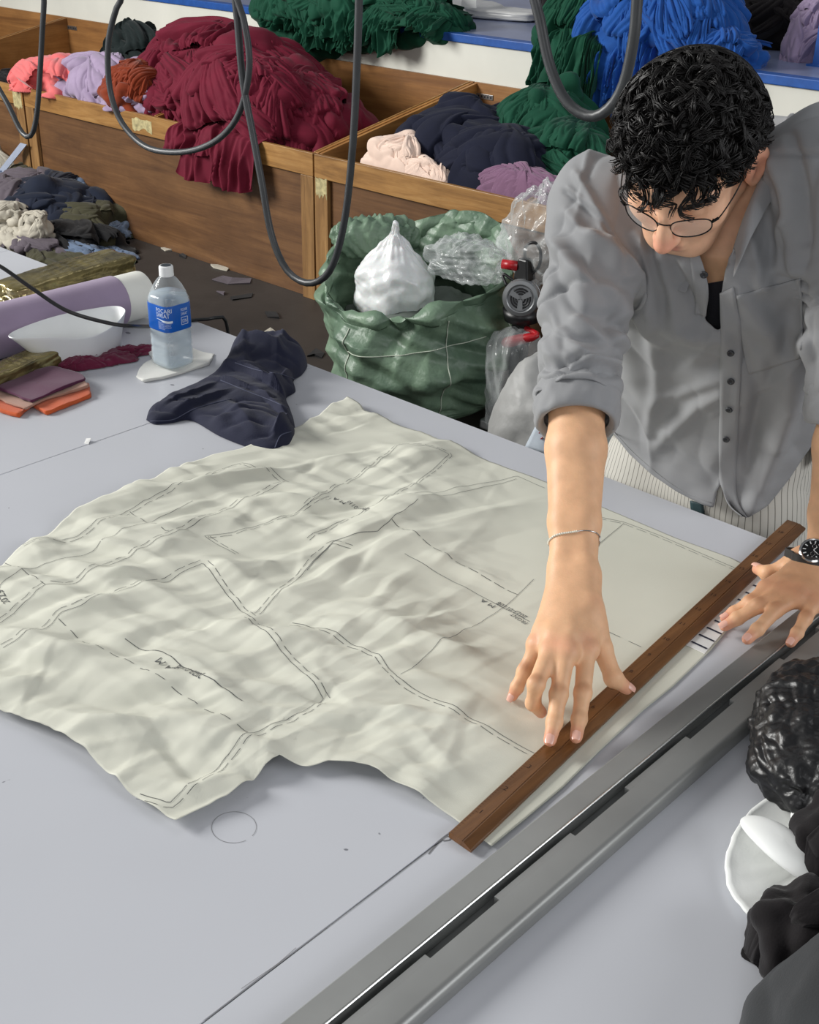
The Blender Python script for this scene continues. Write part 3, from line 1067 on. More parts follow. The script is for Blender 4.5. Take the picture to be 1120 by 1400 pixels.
# dark green, lavender, coral and rust pieces in the left bay
multi('cloth_heap', [dict(c=c_at(174, 88, 4.65, -0.14), rx=0.56, ry=0.26, rz=0.34, seed=31, layers=10, psize=1.3, fdir=0.2, res=130)], DKGREEN, c_at(180, 110, 4.65),
      'black-green cloth heap at the back of the left bin bay', 'cloth heap', clampbox=(XJ - 2 * PITCH + 0.03, XJ - 0.9 * PITCH, FY + .045, RY - .03, 9.0))
multi('folded_garment', [dict(c=c_at(82, 122, 4.02, -0.06), rx=0.27, ry=0.20, rz=0.20, seed=41, layers=6, psize=1.3, pleats=0.8, fdir=0.3, res=130, power=3),
                         dict(c=c_at(48, 120, 3.95, -0.02), rx=0.13, ry=0.13, rz=0.14, seed=44, layers=5, psize=1.3, pleats=0.7, fdir=1.2, res=110)], CORAL, c_at(75, 140, 4.0),
      'coral pink fleece garment lying on the bin edge at the left', 'garment', clampbox=(XJ - 2 * PITCH - 0.06, XJ - 0.9 * PITCH, FY + .035, RY - .03, lambda V: zdiv(V) - .02))
multi('folded_garment', [dict(c=c_at(150, 112, 4.12, -0.10), rx=0.32, ry=0.22, rz=0.22, seed=51, layers=7, psize=1.3, pleats=0.8, fdir=0.7, res=130, power=2.6),
                         dict(c=c_at(178, 124, 3.98, -0.05), rx=0.26, ry=0.13, rz=0.11, seed=55, layers=6, psize=1.2, fdir=0.1, res=130)], LAV, c_at(150, 135, 4.0),
      'lavender garment rumpled between the coral fleece and rust cloth', 'garment', clampbox=(XJ - 2 * PITCH - 0.06, XJ - 0.9 * PITCH, FY + .035, RY - .03, lambda V: zdiv(V) - .02))
multi('folded_garment', [dict(c=c_at(194, 124, 4.02, -0.07), rx=0.18, ry=0.18, rz=0.20, seed=61, layers=10, fdir=0.6, res=130)], RUST, c_at(196, 140, 4.05),
      'rust brown garment tucked left of the maroon heap', 'garment', clampbox=(XJ - 2 * PITCH - 0.06, XJ - 0.9 * PITCH, FY + .035, RY - .03, lambda V: zdiv(V) - .02))
multi('cloth_scrap', [dict(c=c_at(8, 112, 4.05, -0.06), rx=0.18, ry=0.2, rz=0.10, seed=65, res=90)], BLACKC, c_at(8, 112, 4.05), 'black cloth in the bin bay at the far left edge', 'cloth')

# right bin, first bay: navy, peach, green, mauve
CB0 = in_bay(0)
CB0 = (XJ + 0.03, XJ + 2 * PITCH - 0.04, FY + 0.045, RY - 0.03, 9.0)
multi('cloth_heap', [dict(c=c_at(650, 215, 4.36, -0.24), rx=0.36, ry=0.34, rz=0.40, seed=71, layers=9, psize=1.4, pleats=0.7, fdir=0.5, res=130, power=2.5),
                     dict(c=c_at(690, 225, 4.20, -0.18), rx=0.32, ry=0.26, rz=0.30, seed=75, layers=8, psize=1.4, pleats=0.7, fdir=-0.3, res=130)], NAVY, c_at(650, 230, 4.3),
      'navy cloth heap in the wooden bin between peach and mauve cloth', 'cloth heap', clampbox=CB0)
multi('folded_garment', [dict(c=c_at(552, 232, 4.02, -0.08), rx=0.17, ry=0.17, rz=0.20, seed=81, layers=10, pleats=0.9, fdir=0.9, res=130),
                         dict(c=c_at(580, 240, 3.95, -0.05), rx=0.15, ry=0.10, rz=0.10, seed=84, fdir=0.0, res=100)], PEACH, c_at(555, 240, 4.0),
      'pale peach garment at the left end of the navy heap', 'garment', clampbox=CB0)
multi('cloth_heap', [dict(c=c_at(745, 180, 4.55, -0.18), rx=0.26, ry=0.24, rz=0.34, seed=91, layers=18, fdir=0.9, res=130),
                     dict(c=c_at(775, 220, 4.35, -0.14), rx=0.28, ry=0.2, rz=0.26, seed=94, layers=14, fdir=1.3, res=130)], GREEN, c_at(750, 210, 4.5),
      'green cloth heap at the back of the bin beside the navy heap', 'cloth heap', clampbox=CB0)
multi('cloth_heap', [dict(c=c_at(726, 256, 4.0, -0.13), rx=0.28, ry=0.15, rz=0.18, seed=101, layers=14, pleats=1.4, fdir=0.1, res=130)], MAUVE, c_at(726, 258, 4.0),
      'mauve cloth heap along the front of the bin below the navy heap', 'cloth heap', clampbox=CB0)

# cloth hanging over the platform edge
ZP = 1.115
GY = BY - 0.008


def bunch(name, m, u0, u1, vtop, drops, label, seed, lumps, nf=9):
    """gathered garments lying on the platform with their ends dropping over its edge"""
    ex = []
    for k, (ua, ub, length, off) in enumerate(drops):
        pa, pb = px(ua, 45, ZP), px(ub, 45, ZP)
        xa, xb = py(ua, vtop, GY)[0], py(ub, vtop, GY)[0]
        xm = (xa + xb) / 2
        ex.append(hang([(xa, GY - off, ZP + 0.03), (xm, GY - off - 0.03, ZP + 0.07), (xb, GY - off, ZP + 0.03)], length, 0.06, seed + k * 3, nf, 0.06, nu=150, nv=56, back=0.35, taper=-0.2, jag=0.12, vary=0.9))
    return multi(name, lumps, m, ((xa + xb) / 2, GY + 0.1, ZP), label, 'cloth heap', extra=ex)


def on_deck(u, v, dy, z=ZP):
    p = py(u, v, GY + dy); return (p[0], p[1], z)


bunch('cloth_heap', GREEN, 0, 0, 40, [(385, 440, 0.15, 0.02), (420, 500, 0.24, 0.03), (480, 560, 0.20, 0.02), (545, 605, 0.06, 0.01), (450, 530, 0.16, 0.07)],
      'green jersey bundle drooping over the platform edge at the top', 111,
      [dict(c=on_deck(470, 20, 0.16), rx=0.55, ry=0.26, rz=0.26, seed=113, layers=40, psize=0.8, pleats=1.6, amp=0.17, fdir=0.1, res=130),
       dict(c=on_deck(560, 25, 0.14), rx=0.36, ry=0.2, rz=0.14, seed=117, layers=22, psize=0.9, pleats=1.6, res=130),
       dict(c=on_deck(405, 15, 0.14), rx=0.24, ry=0.18, rz=0.12, seed=119, layers=18, pleats=1.5, res=130)])
bunch('cloth_heap', GREEN, 0, 0, 60, [(752, 800, 0.27, 0.02), (775, 838, 0.40, 0.04), (800, 842, 0.30, 0.09)],
      'green jersey bundle hanging over the platform edge left of the blue cloth', 121,
      [dict(c=on_deck(799, 50, 0.12), rx=0.20, ry=0.20, rz=0.24, seed=123, layers=26, psize=1.1, pleats=1.7, spread=0.35, res=130)])
bunch('cloth_heap', ROYAL, 0, 0, 60, [(825, 880, 0.22, 0.03), (845, 925, 0.33, 0.05), (900, 990, 0.22, 0.04), (960, 1010, 0.10, 0.01)],
      'royal blue jersey bundle hanging over the platform edge behind the man', 131,
      [dict(c=on_deck(898, 66, 0.14), rx=0.38, ry=0.24, rz=0.33, seed=133, layers=40, psize=0.9, pleats=1.5, spread=0.5, res=130),
       dict(c=on_deck(975, 80, 0.10), rx=0.20, ry=0.16, rz=0.14, seed=137, layers=16, pleats=1.4, fdir=0.5, res=130)])
multi('cloth_heap', [dict(c=on_deck(1036, 52, 0.95), rx=0.34, ry=0.22, rz=0.36, seed=141, fdir=0.6, res=130)], BLACKC, on_deck(1030, 60, 0.75),
      'black cloth heap at the back of the platform near the top right', 'cloth heap')
multi('cloth_heap', [dict(c=on_deck(1128, 60, 0.66), rx=0.15, ry=0.18, rz=0.24, seed=145, fdir=0.2, res=130)], LAV, on_deck(1095, 75, 0.55),
      'lavender jersey bundle at the right edge of the platform', 'cloth heap')
multi('cloth_scrap', [dict(c=on_deck(985, 55, 0.62), rx=0.06, ry=0.06, rz=0.20, seed=148, res=80)], fabric('yellow cloth', (176, 166, 70)), on_deck(985, 55, 0.62),
      'yellow strip of cloth between the blue and black cloth on the platform', 'cloth')
multi('cloth_heap', [dict(c=on_deck(815, 30, 0.80), rx=0.30, ry=0.2, rz=0.34, seed=151, res=130)], BLACKC, on_deck(815, 30, 0.8),
      'black cloth behind the blue and green bundles on the platform', 'cloth heap')
# ================================================================== SIGNED DISTANCE MODELLING (for the man)
import openvdb


def v3(*a):
    return np.array(a, float)


class Field:
    def __init__(s, lo, hi, h):
        s.lo = np.asarray(lo, float); s.h = h
        s.n = np.ceil((np.asarray(hi, float) - s.lo) / h).astype(int) + 1
        s.a = np.full(s.n, 9.0, np.float32)

    def _sub(s, lo, hi, pad):
        i0 = np.clip(np.floor((np.asarray(lo) - pad - s.lo) / s.h).astype(int), 0, s.n)
        i1 = np.clip(np.ceil((np.asarray(hi) + pad - s.lo) / s.h).astype(int) + 1, 0, s.n)
        ax = [(s.lo[k] + s.h * np.arange(i0[k], i1[k])).astype(np.float32) for k in range(3)]
        return tuple(slice(i0[k], i1[k]) for k in range(3)), ax[0][:, None, None], ax[1][None, :, None], ax[2][None, None, :]

    def put(s, f, lo, hi, k, mode='add'):
        sl, X, Y, Z = s._sub(lo, hi, k + 4 * s.h)
        A = s.a[sl]
        if A.size == 0: return
        d = f(X, Y, Z).astype(np.float32)
        if mode == 'sub':
            d = -d
            hh = np.maximum(k - np.abs(A - d), 0) / max(k, 1e-6)
            s.a[sl] = np.maximum(A, d) + hh * hh * k * 0.25
        else:
            hh = np.maximum(k - np.abs(A - d), 0) / max(k, 1e-6)
            s.a[sl] = np.minimum(A, d) - hh * hh * k * 0.25

    def cone(s, a, b, r1, r2, k=0.01, mode='add'):
        a, b = np.asarray(a, float), np.asarray(b, float)
        ab = b - a; L2 = float(ab @ ab) + 1e-12

        def f(X, Y, Z):
            t = np.clip(((X - a[0]) * ab[0] + (Y - a[1]) * ab[1] + (Z - a[2]) * ab[2]) / L2, 0, 1)
            return np.sqrt((X - a[0] - t * ab[0]) ** 2 + (Y - a[1] - t * ab[1]) ** 2 + (Z - a[2] - t * ab[2]) ** 2) - (r1 + (r2 - r1) * t)
        R = max(r1, r2)
        s.put(f, np.minimum(a, b) - R, np.maximum(a, b) + R, k, mode)

    def chain(s, pts, rs, k=0.008):
        for i in range(len(pts) - 1):
            s.cone(pts[i], pts[i + 1], rs[i], rs[i + 1], k if i == 0 else min(k, 0.004))

    def ell(s, c, r, ax=None, k=0.01, mode='add'):
        c = np.asarray(c, float); r = np.asarray(r, float)
        M = np.eye(3) if ax is None else np.asarray(ax, float)   # rows = local axes

        def f(X, Y, Z):
            P = (X - c[0], Y - c[1], Z - c[2])
            q = [(M[i, 0] * P[0] + M[i, 1] * P[1] + M[i, 2] * P[2]) for i in range(3)]
            k0 = np.sqrt(sum((q[i] / r[i]) ** 2 for i in range(3)))
            k1 = np.sqrt(sum((q[i] / r[i] ** 2) ** 2 for i in range(3))) + 1e-9
            return k0 * (k0 - 1) / k1
        s.put(f, c - r.max(), c + r.max(), k, mode)

    def loft(s, ctr, ab, lat, k=0.03, nexp=2.3):
        """elliptic tube through centres ctr (z ascending) with half-axes ab; lat = unit lateral directions"""
        ctr = np.asarray(ctr, float); ab = np.asarray(ab, float); lat = np.asarray(lat, float)
        zz = ctr[:, 2]

        def f(X, Y, Z):
            Zf = np.clip(Z, zz[0], zz[-1]).ravel()
            g = lambda q: np.interp(Zf, zz, q)[None, None, :]
            cx, cy, a, b, lx, ly, lz = (g(q) for q in (ctr[:, 0], ctr[:, 1], ab[:, 0], ab[:, 1], lat[:, 0], lat[:, 1], lat[:, 2]))
            u = ((X - cx) * lx + (Y - cy) * ly) / a
            w = (-(X - cx) * ly + (Y - cy) * lx) / b
            e = (np.abs(u) ** nexp + np.abs(w) ** nexp) ** (1.0 / nexp)
            d = (e - 1) * np.minimum(a, b)
            dz = np.maximum(zz[0] - Z, Z - zz[-1])
            return np.maximum(d, dz)
        m = ab.max()
        s.put(f, ctr.min(0) - m, ctr.max(0) + m, k)

    def polys(s, smooth=0):
        cap = 4 * s.h
        A = np.clip(s.a, -cap, cap)
        A[0] = A[-1] = cap; A[:, 0] = A[:, -1] = cap; A[:, :, 0] = A[:, :, -1] = cap
        g = openvdb.FloatGrid(cap)
        g.copyFromArray(np.ascontiguousarray(A), tolerance=0.0)
        pts, quads = g.convertToQuads(0.0)
        V = np.asarray(pts, float) * s.h + s.lo
        return V, np.asarray(quads, int)[:, ::-1]


def relax(V, F, it=2, lam=0.5):
    """Laplacian smoothing on a quad mesh"""
    E = np.concatenate([F[:, [0, 1]], F[:, [1, 2]], F[:, [2, 3]], F[:, [3, 0]]])
    n = len(V)
    deg = np.bincount(E.ravel(), minlength=n)[:, None] + 1e-9
    for _ in range(it):
        S_ = np.stack([np.bincount(E[:, 0], V[E[:, 1], k], n) + np.bincount(E[:, 1], V[E[:, 0], k], n) for k in range(3)], 1)
        V = V + lam * (S_ / deg - V)
    return V


def nrmz(v):
    return v / np.linalg.norm(v)


def proj(P):
    q = (np.asarray(P, float) - CAMPOS) @ ROT
    return np.stack([560 + FPX * q[..., 0] / -q[..., 2], 700 - FPX * q[..., 1] / -q[..., 2]], -1)


# ------------------------------------------------------------------ the pose (measured joints, metres)
RH = {  # right hand, knuckle chains: (u, v, z)
    'index': [(802, 889, 0.978), (797, 948, 0.949), (792, 984, 0.931), (788, 1008, 0.9225)],
    'middle': [(774, 893, 0.984), (764, 950, 0.953), (758, 988, 0.933), (752, 1012, 0.9225)],
    'ring': [(752, 890, 0.981), (733, 936, 0.965), (729, 962, 0.936), (740, 974, 0.914)],
    'pinky': [(735, 882, 0.973), (717, 918, 0.944), (707, 940, 0.925), (701, 952, 0.9135)],
    'thumb': [(806, 838, 0.997), (823, 886, 0.965), (839, 927, 0.940), (857, 941, 0.9245)]}
RHr = {'index': (.0122, .0106, .0092, .0080), 'middle': (.0122, .0110, .0096, .0082), 'ring': (.0118, .0104, .0090, .0078), 'pinky': (.0105, .0090, .0080, .0070), 'thumb': (.0160, .0132, .0112, .0086)}
LH = {
    'index': [(1050, 806, 0.951), (1026, 824, 0.938), (1004, 838, 0.922), (992, 845, 0.9165)],
    'middle': [(1070, 812, 0.956), (1038, 828, 0.946), (1008, 846, 0.926), (991, 856, 0.9165)],
    'ring': [(1088, 818, 0.957), (1060, 835, 0.948), (1036, 861, 0.938), (1022, 874, 0.931)],
    'pinky': [(1112, 826, 0.953), (1101, 846, 0.945), (1090, 866, 0.938), (1081, 879, 0.931)],
    'thumb': [(1098, 764, 0.958), (1074, 776, 0.942), (1050, 784, 0.931), (1036, 778, 0.9265)]}
LHr = {'index': (.0118, .0102, .0088, .0078), 'middle': (.0120, .0106, .0092, .0080), 'ring': (.0116, .0104, .0090, .0079), 'pinky': (.0106, .0092, .0082, .0072), 'thumb': (.0150, .0126, .0110, .0088)}
RHp = {k: [px(*q) for q in v] for k, v in RH.items()}
LHp = {k: [px(*q) for q in v] for k, v in LH.items()}
R_WR = px(784, 786, 1.022)
L_WR = px(1130, 768, 0.972)
R_EL = px(789, 545, 1.180)
R_SH = v3(-1.045, 1.550, 1.405)
L_SH = v3(-0.705, 1.615, 1.515)
L_EL = py(1164, 540, 1.615)
HEADC = py(943, 213, 1.50)
NECKB = v3(-0.890, 1.640, 1.455)


def cam2w(x, y, z):
    return ROT @ v3(x, y, z)


HU = nrmz(cam2w(-0.25, 0.35, 0.90))
HL = cam2w(0.897, -0.271, 0.35)
HL = nrmz(HL - HU * (HL @ HU))
HF = np.cross(HL, HU)


def hd(f, l, u):
    return HEADC + HF * f + HL * l + HU * u


HAX = np.array([HF, HL, HU])

# ------------------------------------------------------------------ body
man = empty('person', (-0.93, 1.82, 0.0), 'man in a grey rolled-sleeve shirt leaning over the table, both hands on the ruler', 'person')
fd = Field((-1.17, 0.93, 0.885), (-0.44, 1.98, 1.70), 0.0026)
# trunk
fd.loft([(-.93, 1.825, .90), (-.93, 1.815, 1.0), (-.925, 1.775, 1.12), (-.915, 1.70, 1.26), (-.90, 1.66, 1.36), (-.885, 1.65, 1.43)],
        [(.145, .080), (.148, .080), (.148, .088), (.160, .100), (.160, .095), (.11, .06)],
        [(1, 0, 0), (1, 0, 0), (1, .03, .05), (.98, .1, .1), (.95, .15, .2), (.93, .18, .25)], 0.05)
fd.cone(NECKB, R_SH + v3(.02, .005, .0), .046, .040, 0.05)
fd.cone(NECKB, L_SH + v3(-.02, 0, -.005), .046, .040, 0.05)
fd.cone(NECKB + v3(0.004, -.01, .02), hd(-0.035, 0, -0.085), .057, .054, 0.035)
# arms
for sh, el in ((R_SH, R_EL), (L_SH, L_EL)):
    fd.cone(sh, el, .042, .038, 0.04)


def forearm(el, wr, side):
    """two bones side by side, tapering; side = unit vector across the wrist"""
    ax = nrmz(wr - el)
    mid = el + (wr - el) * 0.30
    fd.cone(el, mid, .0385, .0415, 0.02)
    for sgn in (-1, 1):
        fd.cone(mid + side * sgn * .009, el + (wr - el) * 0.72 + side * sgn * .0115, .0335, .0235, 0.012)
        fd.cone(el + (wr - el) * 0.72 + side * sgn * .0115, wr + side * sgn * .0135, .0235, .0178, 0.012)
    fd.ell(wr - side * .021 - ax * .014, (.009, .009, .012), None, 0.014)


def hand(ch, rr, wr, side):
    """palm as a fan of cones from the wrist to the knuckles, then five separate fingers"""
    kn = [ch[k][0] for k in ('index', 'middle', 'ring', 'pinky')]
    for i, k in enumerate(('index', 'middle', 'ring', 'pinky')):
        w0 = wr + side * (0.016 - 0.0105 * i)
        fd.cone(w0, kn[i], .0160, rr[k][0] * 1.06, 0.016)
    for i in range(3):
        fd.cone(kn[i] * .82 + wr * .18, kn[i + 1] * .82 + wr * .18, .0118, .0112, 0.012)
    fd.cone(wr + side * .016, ch['thumb'][0], .0165, .0165, 0.016)
    fd.cone(ch['thumb'][0], ch['thumb'][1], .0168, rr['thumb'][1] * 1.05, 0.016)
    fd.cone(ch['thumb'][0] * .55 + ch['thumb'][1] * .45, kn[0] * .55 + wr * .45, .0095, .0125, 0.018)
    for k in ('index', 'middle', 'ring', 'pinky'):
        p, r = ch[k], rr[k]
        fd.chain(p, r, 0.0085)
        for j in (1, 2):                         # knuckle swellings
            fd.ell(p[j] + v3(0, 0, 0.001), (r[j] * 1.07, r[j] * 1.07, r[j] * 1.05), None, 0.004)
        # extensor tendon on the back of the hand
        d = nrmz(p[0] - wr)
        up = nrmz(np.cross(np.cross(d, side), d) * 1.0)
        if up[2] < 0: up = -up
        fd.cone(p[0] + up * (r[0] * 0.86), wr * .62 + p[0] * .38 + up * .0142, .0046, .0034, 0.005)
        fd.ell(p[0] + up * r[0] * 0.45, (r[0] * .85,) * 3, None, 0.008)
    fd.chain(ch['thumb'][1:], rr['thumb'][1:], 0.006)
    fd.ell(ch['thumb'][2], (rr['thumb'][2] * 1.1,) * 3, None, 0.005)


def across(ch, wr):
    m = sum(ch[k][0] for k in ('index', 'middle', 'ring', 'pinky')) / 4
    ax = nrmz(m - wr)
    s = ch['index'][0] - ch['pinky'][0]
    return nrmz(s - ax * (s @ ax))


R_SIDE, L_SIDE = across(RHp, R_WR), across(LHp, L_WR)
forearm(R_EL, R_WR, R_SIDE); hand(RHp, RHr, R_WR, R_SIDE)
forearm(L_EL, L_WR, L_SIDE); hand(LHp, LHr, L_WR, L_SIDE)
# head
fd.ell(hd(-.008, 0, .030), (.099, .077, .088), HAX, 0.0)
fd.ell(hd(.040, 0, -.040), (.060, .062, .072), HAX, 0.03)
fd.cone(hd(.070, .018, -.098), hd(.070, -.018, -.098), .021, .021, 0.03)
for sg in (-1, 1):
    fd.cone(hd(-.005, .058 * sg, -.055), hd(.060, .030 * sg, -.095), .016, .016, 0.025)     # jaw
    fd.ell(hd(.060, .043 * sg, -.028), (.026, .024, .022), HAX, 0.02)                          # cheek
    fd.cone(hd(.086, .014 * sg, .022), hd(.074, .050 * sg, .020), .010, .009, 0.014)           # brow
    fd.ell(hd(.090, .031 * sg, -.002), (.016, .017, .011), HAX, 0.008, 'sub')                  # eye socket
    fd.ell(hd(.074, .031 * sg, -.002), (.0135, .0135, .0125), HAX, 0.003)                      # eyelid
    fd.ell(hd(.106, .0115 * sg, -.040), (.010, .0085, .0075), HAX, 0.006)                      # nostril wing
fd.cone(hd(.094, 0, .014), hd(.121, 0, -.034), .0085, .0125, 0.012)
fd.ell(hd(.1195, 0, -.036), (.0125, .0125, .0105), HAX, 0.006)
fd.cone(hd(.094, .014, -.066), hd(.094, -.014, -.066), .0075, .0075, 0.006)
fd.cone(hd(.092, .012, -.077), hd(.092, -.012, -.077), .0085, .0085, 0.006)
fd.ell(hd(.106, 0, -.0715), (.008, .024, .0014), HAX, 0.003, 'sub')
for sg in (-1, 1):
    eax = np.array([nrmz(HF * .86 - HL * sg * .50 + HU * .12), nrmz(HL * sg * .86 + HF * .50), HU])
    eax[2] = np.cross(eax[0], eax[1]); eax[2] /= np.linalg.norm(eax[2])
    ec = hd(-.014, .088 * sg, -.016)
    fd.ell(ec, (.022, .0090, .034), eax, 0.008)
    fd.ell(ec + eax[1] * .0075 + eax[0] * .003, (.012, .006, .020), eax, 0.004, 'sub')
    fd.ell(hd(-.004, .081 * sg, -.016), (.007, .008, .012), HAX, 0.005)
    fd.ell(ec - HU * .031 + eax[0] * .004, (.008, .005, .009), eax, 0.006)
BV, BF = fd.polys()
BV = relax(BV, BF, 2, 0.45)
del fd


def skin_mat():
    N = NT('skin')
    a = N.n('ShaderNodeVertexColor', _layer_name='tint')
    mp = N.coord()
    nz = N.n('ShaderNodeTexNoise', Scale=45.0, Detail=4.0)
    N.l(mp, 0, nz, 'Vector')
    r = N.ramp([(0.3, (0.90, 0.88, 0.87, 1)), (0.7, (1.05, 1.04, 1.03, 1))])
    N.l(nz, 'Fac', r, 'Fac')
    mx = N.n('ShaderNodeMix', _data_type='RGBA', _blend_type='MULTIPLY')
    mx.inputs[0].default_value = 1.0
    N.l(a, 'Color', mx, 6); N.l(r, 'Color', mx, 7)
    N.l(mx, 2, N.b, 'Base Color')
    n2 = N.n('ShaderNodeTexNoise', Scale=420.0, Detail=2.0)
    N.l(mp, 0, n2, 'Vector')
    bp = N.n('ShaderNodeBump', Strength=0.12, Distance=0.002)
    N.l(n2, 'Fac', bp, 'Height'); N.l(bp, 0, N.b, 'Normal')
    setp(N.b, Roughness=0.5, Subsurface_Weight=0.12, Subsurface_Scale=0.006, Specular_IOR_Level=0.35)
    N.b.inputs['Subsurface Radius'].default_value = (1.0, 0.35, 0.2)
    return N.m


SKIN = skin_mat()
body = mesh('body', BV, BF, SKIN, man, True)
tint = np.tile(np.array(lin((234, 186, 146))[:3]), (len(BV), 1))
pink = np.array(lin((226, 150, 126))[:3]); tan = np.array(lin((196, 142, 106))[:3]); face = np.array(lin((232, 184, 152))[:3]); lip = np.array(lin((196, 120, 108))[:3])


def blend(col, ctr, r0, r1, amt):
    d = np.linalg.norm(BV - ctr, axis=1)
    w = (1 - sstep(r0, r1, d))[:, None] * amt
    tint[:] = tint * (1 - w) + col * w


blend(face, HEADC, .12, .20, 1.0)
blend(pink, hd(.12, 0, -.036), .008, .026, 0.8)
blend(pink, hd(-.02, .083, -.012), .02, .045, 0.6)
blend(lip, hd(.098, 0, -.072), .010, .022, 0.7)
for C_, rr_ in ((RHp, RHr), (LHp, LHr)):
    for k in C_:
        blend(pink, C_[k][3], .006, .020, 0.65)
        blend(tan, C_[k][1] + v3(0, 0, .008), .004, .012, 0.8)
        blend(tan, C_[k][2] + v3(0, 0, .007), .002, .008, 0.55)
        blend(pink, C_[k][0] + v3(0, 0, .01), .006, .022, 0.30)
for k in LHp: blend(tan, LHp[k][0], .02, .09, 0.22)
at = body.data.attributes.new('tint', 'FLOAT_COLOR', 'POINT')
at.data.foreach_set('color', np.column_stack([tint, np.ones(len(tint))]).astype(np.float32).ravel())

# fingernails
NAILM = mat('fingernail', (236, 184, 166), 0.28, 0.02, 30)


def nail(p_dip, p_tip, r, hint):
    d = nrmz(p_tip - p_dip)
    up = nrmz(hint - d * (hint @ d))
    sd = np.cross(d, up)
    n, m = 9, 7
    V = []
    for i in range(n):
        for j in range(m):
            s_, t_ = (i / (n - 1) * 2 - 1), (j / (m - 1) * 2 - 1)
            w = 0.72 * r * (1 - 0.25 * max(0, -t_) ** 2 - 0.18 * max(0, t_) ** 4)
            a = s_ * 0.80
            V.append(p_tip + d * (t_ * r * 0.92 + r * 0.05) + sd * math.sin(a) * w * 1.25 + up * (r * 0.30 + math.cos(a) * r * 0.74 - 0.07 * r * t_ * t_))
    return mesh('fingernail', np.array(V), gridfaces(n, m), NAILM, body, True)


TOCAM = v3(0.45, -0.75, 0.49)
for C_, rr_ in ((RHp, RHr), (LHp, LHr)):
    for k in C_:
        if C_ is RHp and k in ('ring',): continue
        h_ = v3(0.2, -0.35, 1.0) if C_ is RHp else v3(0.1, -.3, 1.0)
        if k == 'thumb': h_ = v3(0.15, -0.2, 1.0)
        nail(C_[k][2], C_[k][3], rr_[k][3], h_)
# ------------------------------------------------------------------ clothes
from mathutils.bvhtree import BVHTree

GREY = mat('grey poplin', (142, 143, 145), 0.72, 0.04, 6, bump=0.10, bscale=900, sheen=0.15, spec=0.3)
fs = Field((-1.24, 1.22, 0.86), (-0.42, 2.02, 1.68), 0.0034)
fs.loft([(-.93, 1.800, .88), (-.93, 1.80, .96), (-.928, 1.785, 1.04), (-.922, 1.745, 1.14), (-.912, 1.685, 1.27), (-.90, 1.645, 1.36), (-.885, 1.645, 1.43)],
        [(.196, .128), (.200, .130), (.205, .132), (.207, .136), (.200, .132), (.180, .120), (.13, .08)],
        [(1, 0, 0), (1, 0, 0), (1, .0, .0), (1, .03, .05), (.98, .1, .1), (.95, .15, .2), (.93, .18, .25)], 0.05, 2.4)
fs.cone(NECKB + v3(0, 0, -.012), R_SH + v3(.02, .01, -.004), .062, .060, 0.05)
fs.cone(NECKB + v3(0, 0, -.012), L_SH + v3(-.02, .01, -.004), .062, .060, 0.05)
SL = []
for sh, el, wr in ((R_SH, R_EL, R_WR), (L_SH, L_EL, L_WR)):
    end = el + nrmz(wr - el) * 0.030
    fs.cone(sh + v3(0, 0.006, -.006), el, .068, .0575, 0.045)
    fs.cone(el, end + nrmz(wr - el) * .02, .0560, .0535, 0.02)
    SL.append((sh, el, end, nrmz(wr - el)))
SV, SF = fs.polys()
del fs
SV = relax(SV, SF, 3, 0.5)


def polydist(UV, pts):
    """distance (pixels of the photograph) from points to a polyline"""
    d = np.full(len(UV), 1e9)
    for a, b in zip(pts[:-1], pts[1:]):
        a, b = np.array(a, float), np.array(b, float)
        t = np.clip(((UV - a) @ (b - a)) / ((b - a) @ (b - a)), 0, 1)
        d = np.minimum(d, np.linalg.norm(UV - a - t[:, None] * (b - a), axis=1))
    return d


def inpoly(UV, poly):
    x, y = UV[:, 0], UV[:, 1]
    ins = np.zeros(len(UV), bool)
    for (x0, y0), (x1, y1) in zip(poly, poly[1:] + poly[:1]):
        c = ((y0 > y) != (y1 > y)) & (x < (x1 - x0) * (y - y0) / (y1 - y0 + 1e-12) + x0)
        ins ^= c
    return ins


N0 = vnormals(SV, SF)
UV = proj(SV)
VD = SV - CAMPOS; VD /= np.linalg.norm(VD, axis=1)[:, None]
facing = (N0 * VD).sum(1)
if facing[SV[:, 1] < 1.6].mean() > 0.3:
    SF = SF[:, ::-1]; N0 = -N0; facing = -facing
front = sstep(0.25, -0.15, facing)
disp = np.zeros(len(SV))
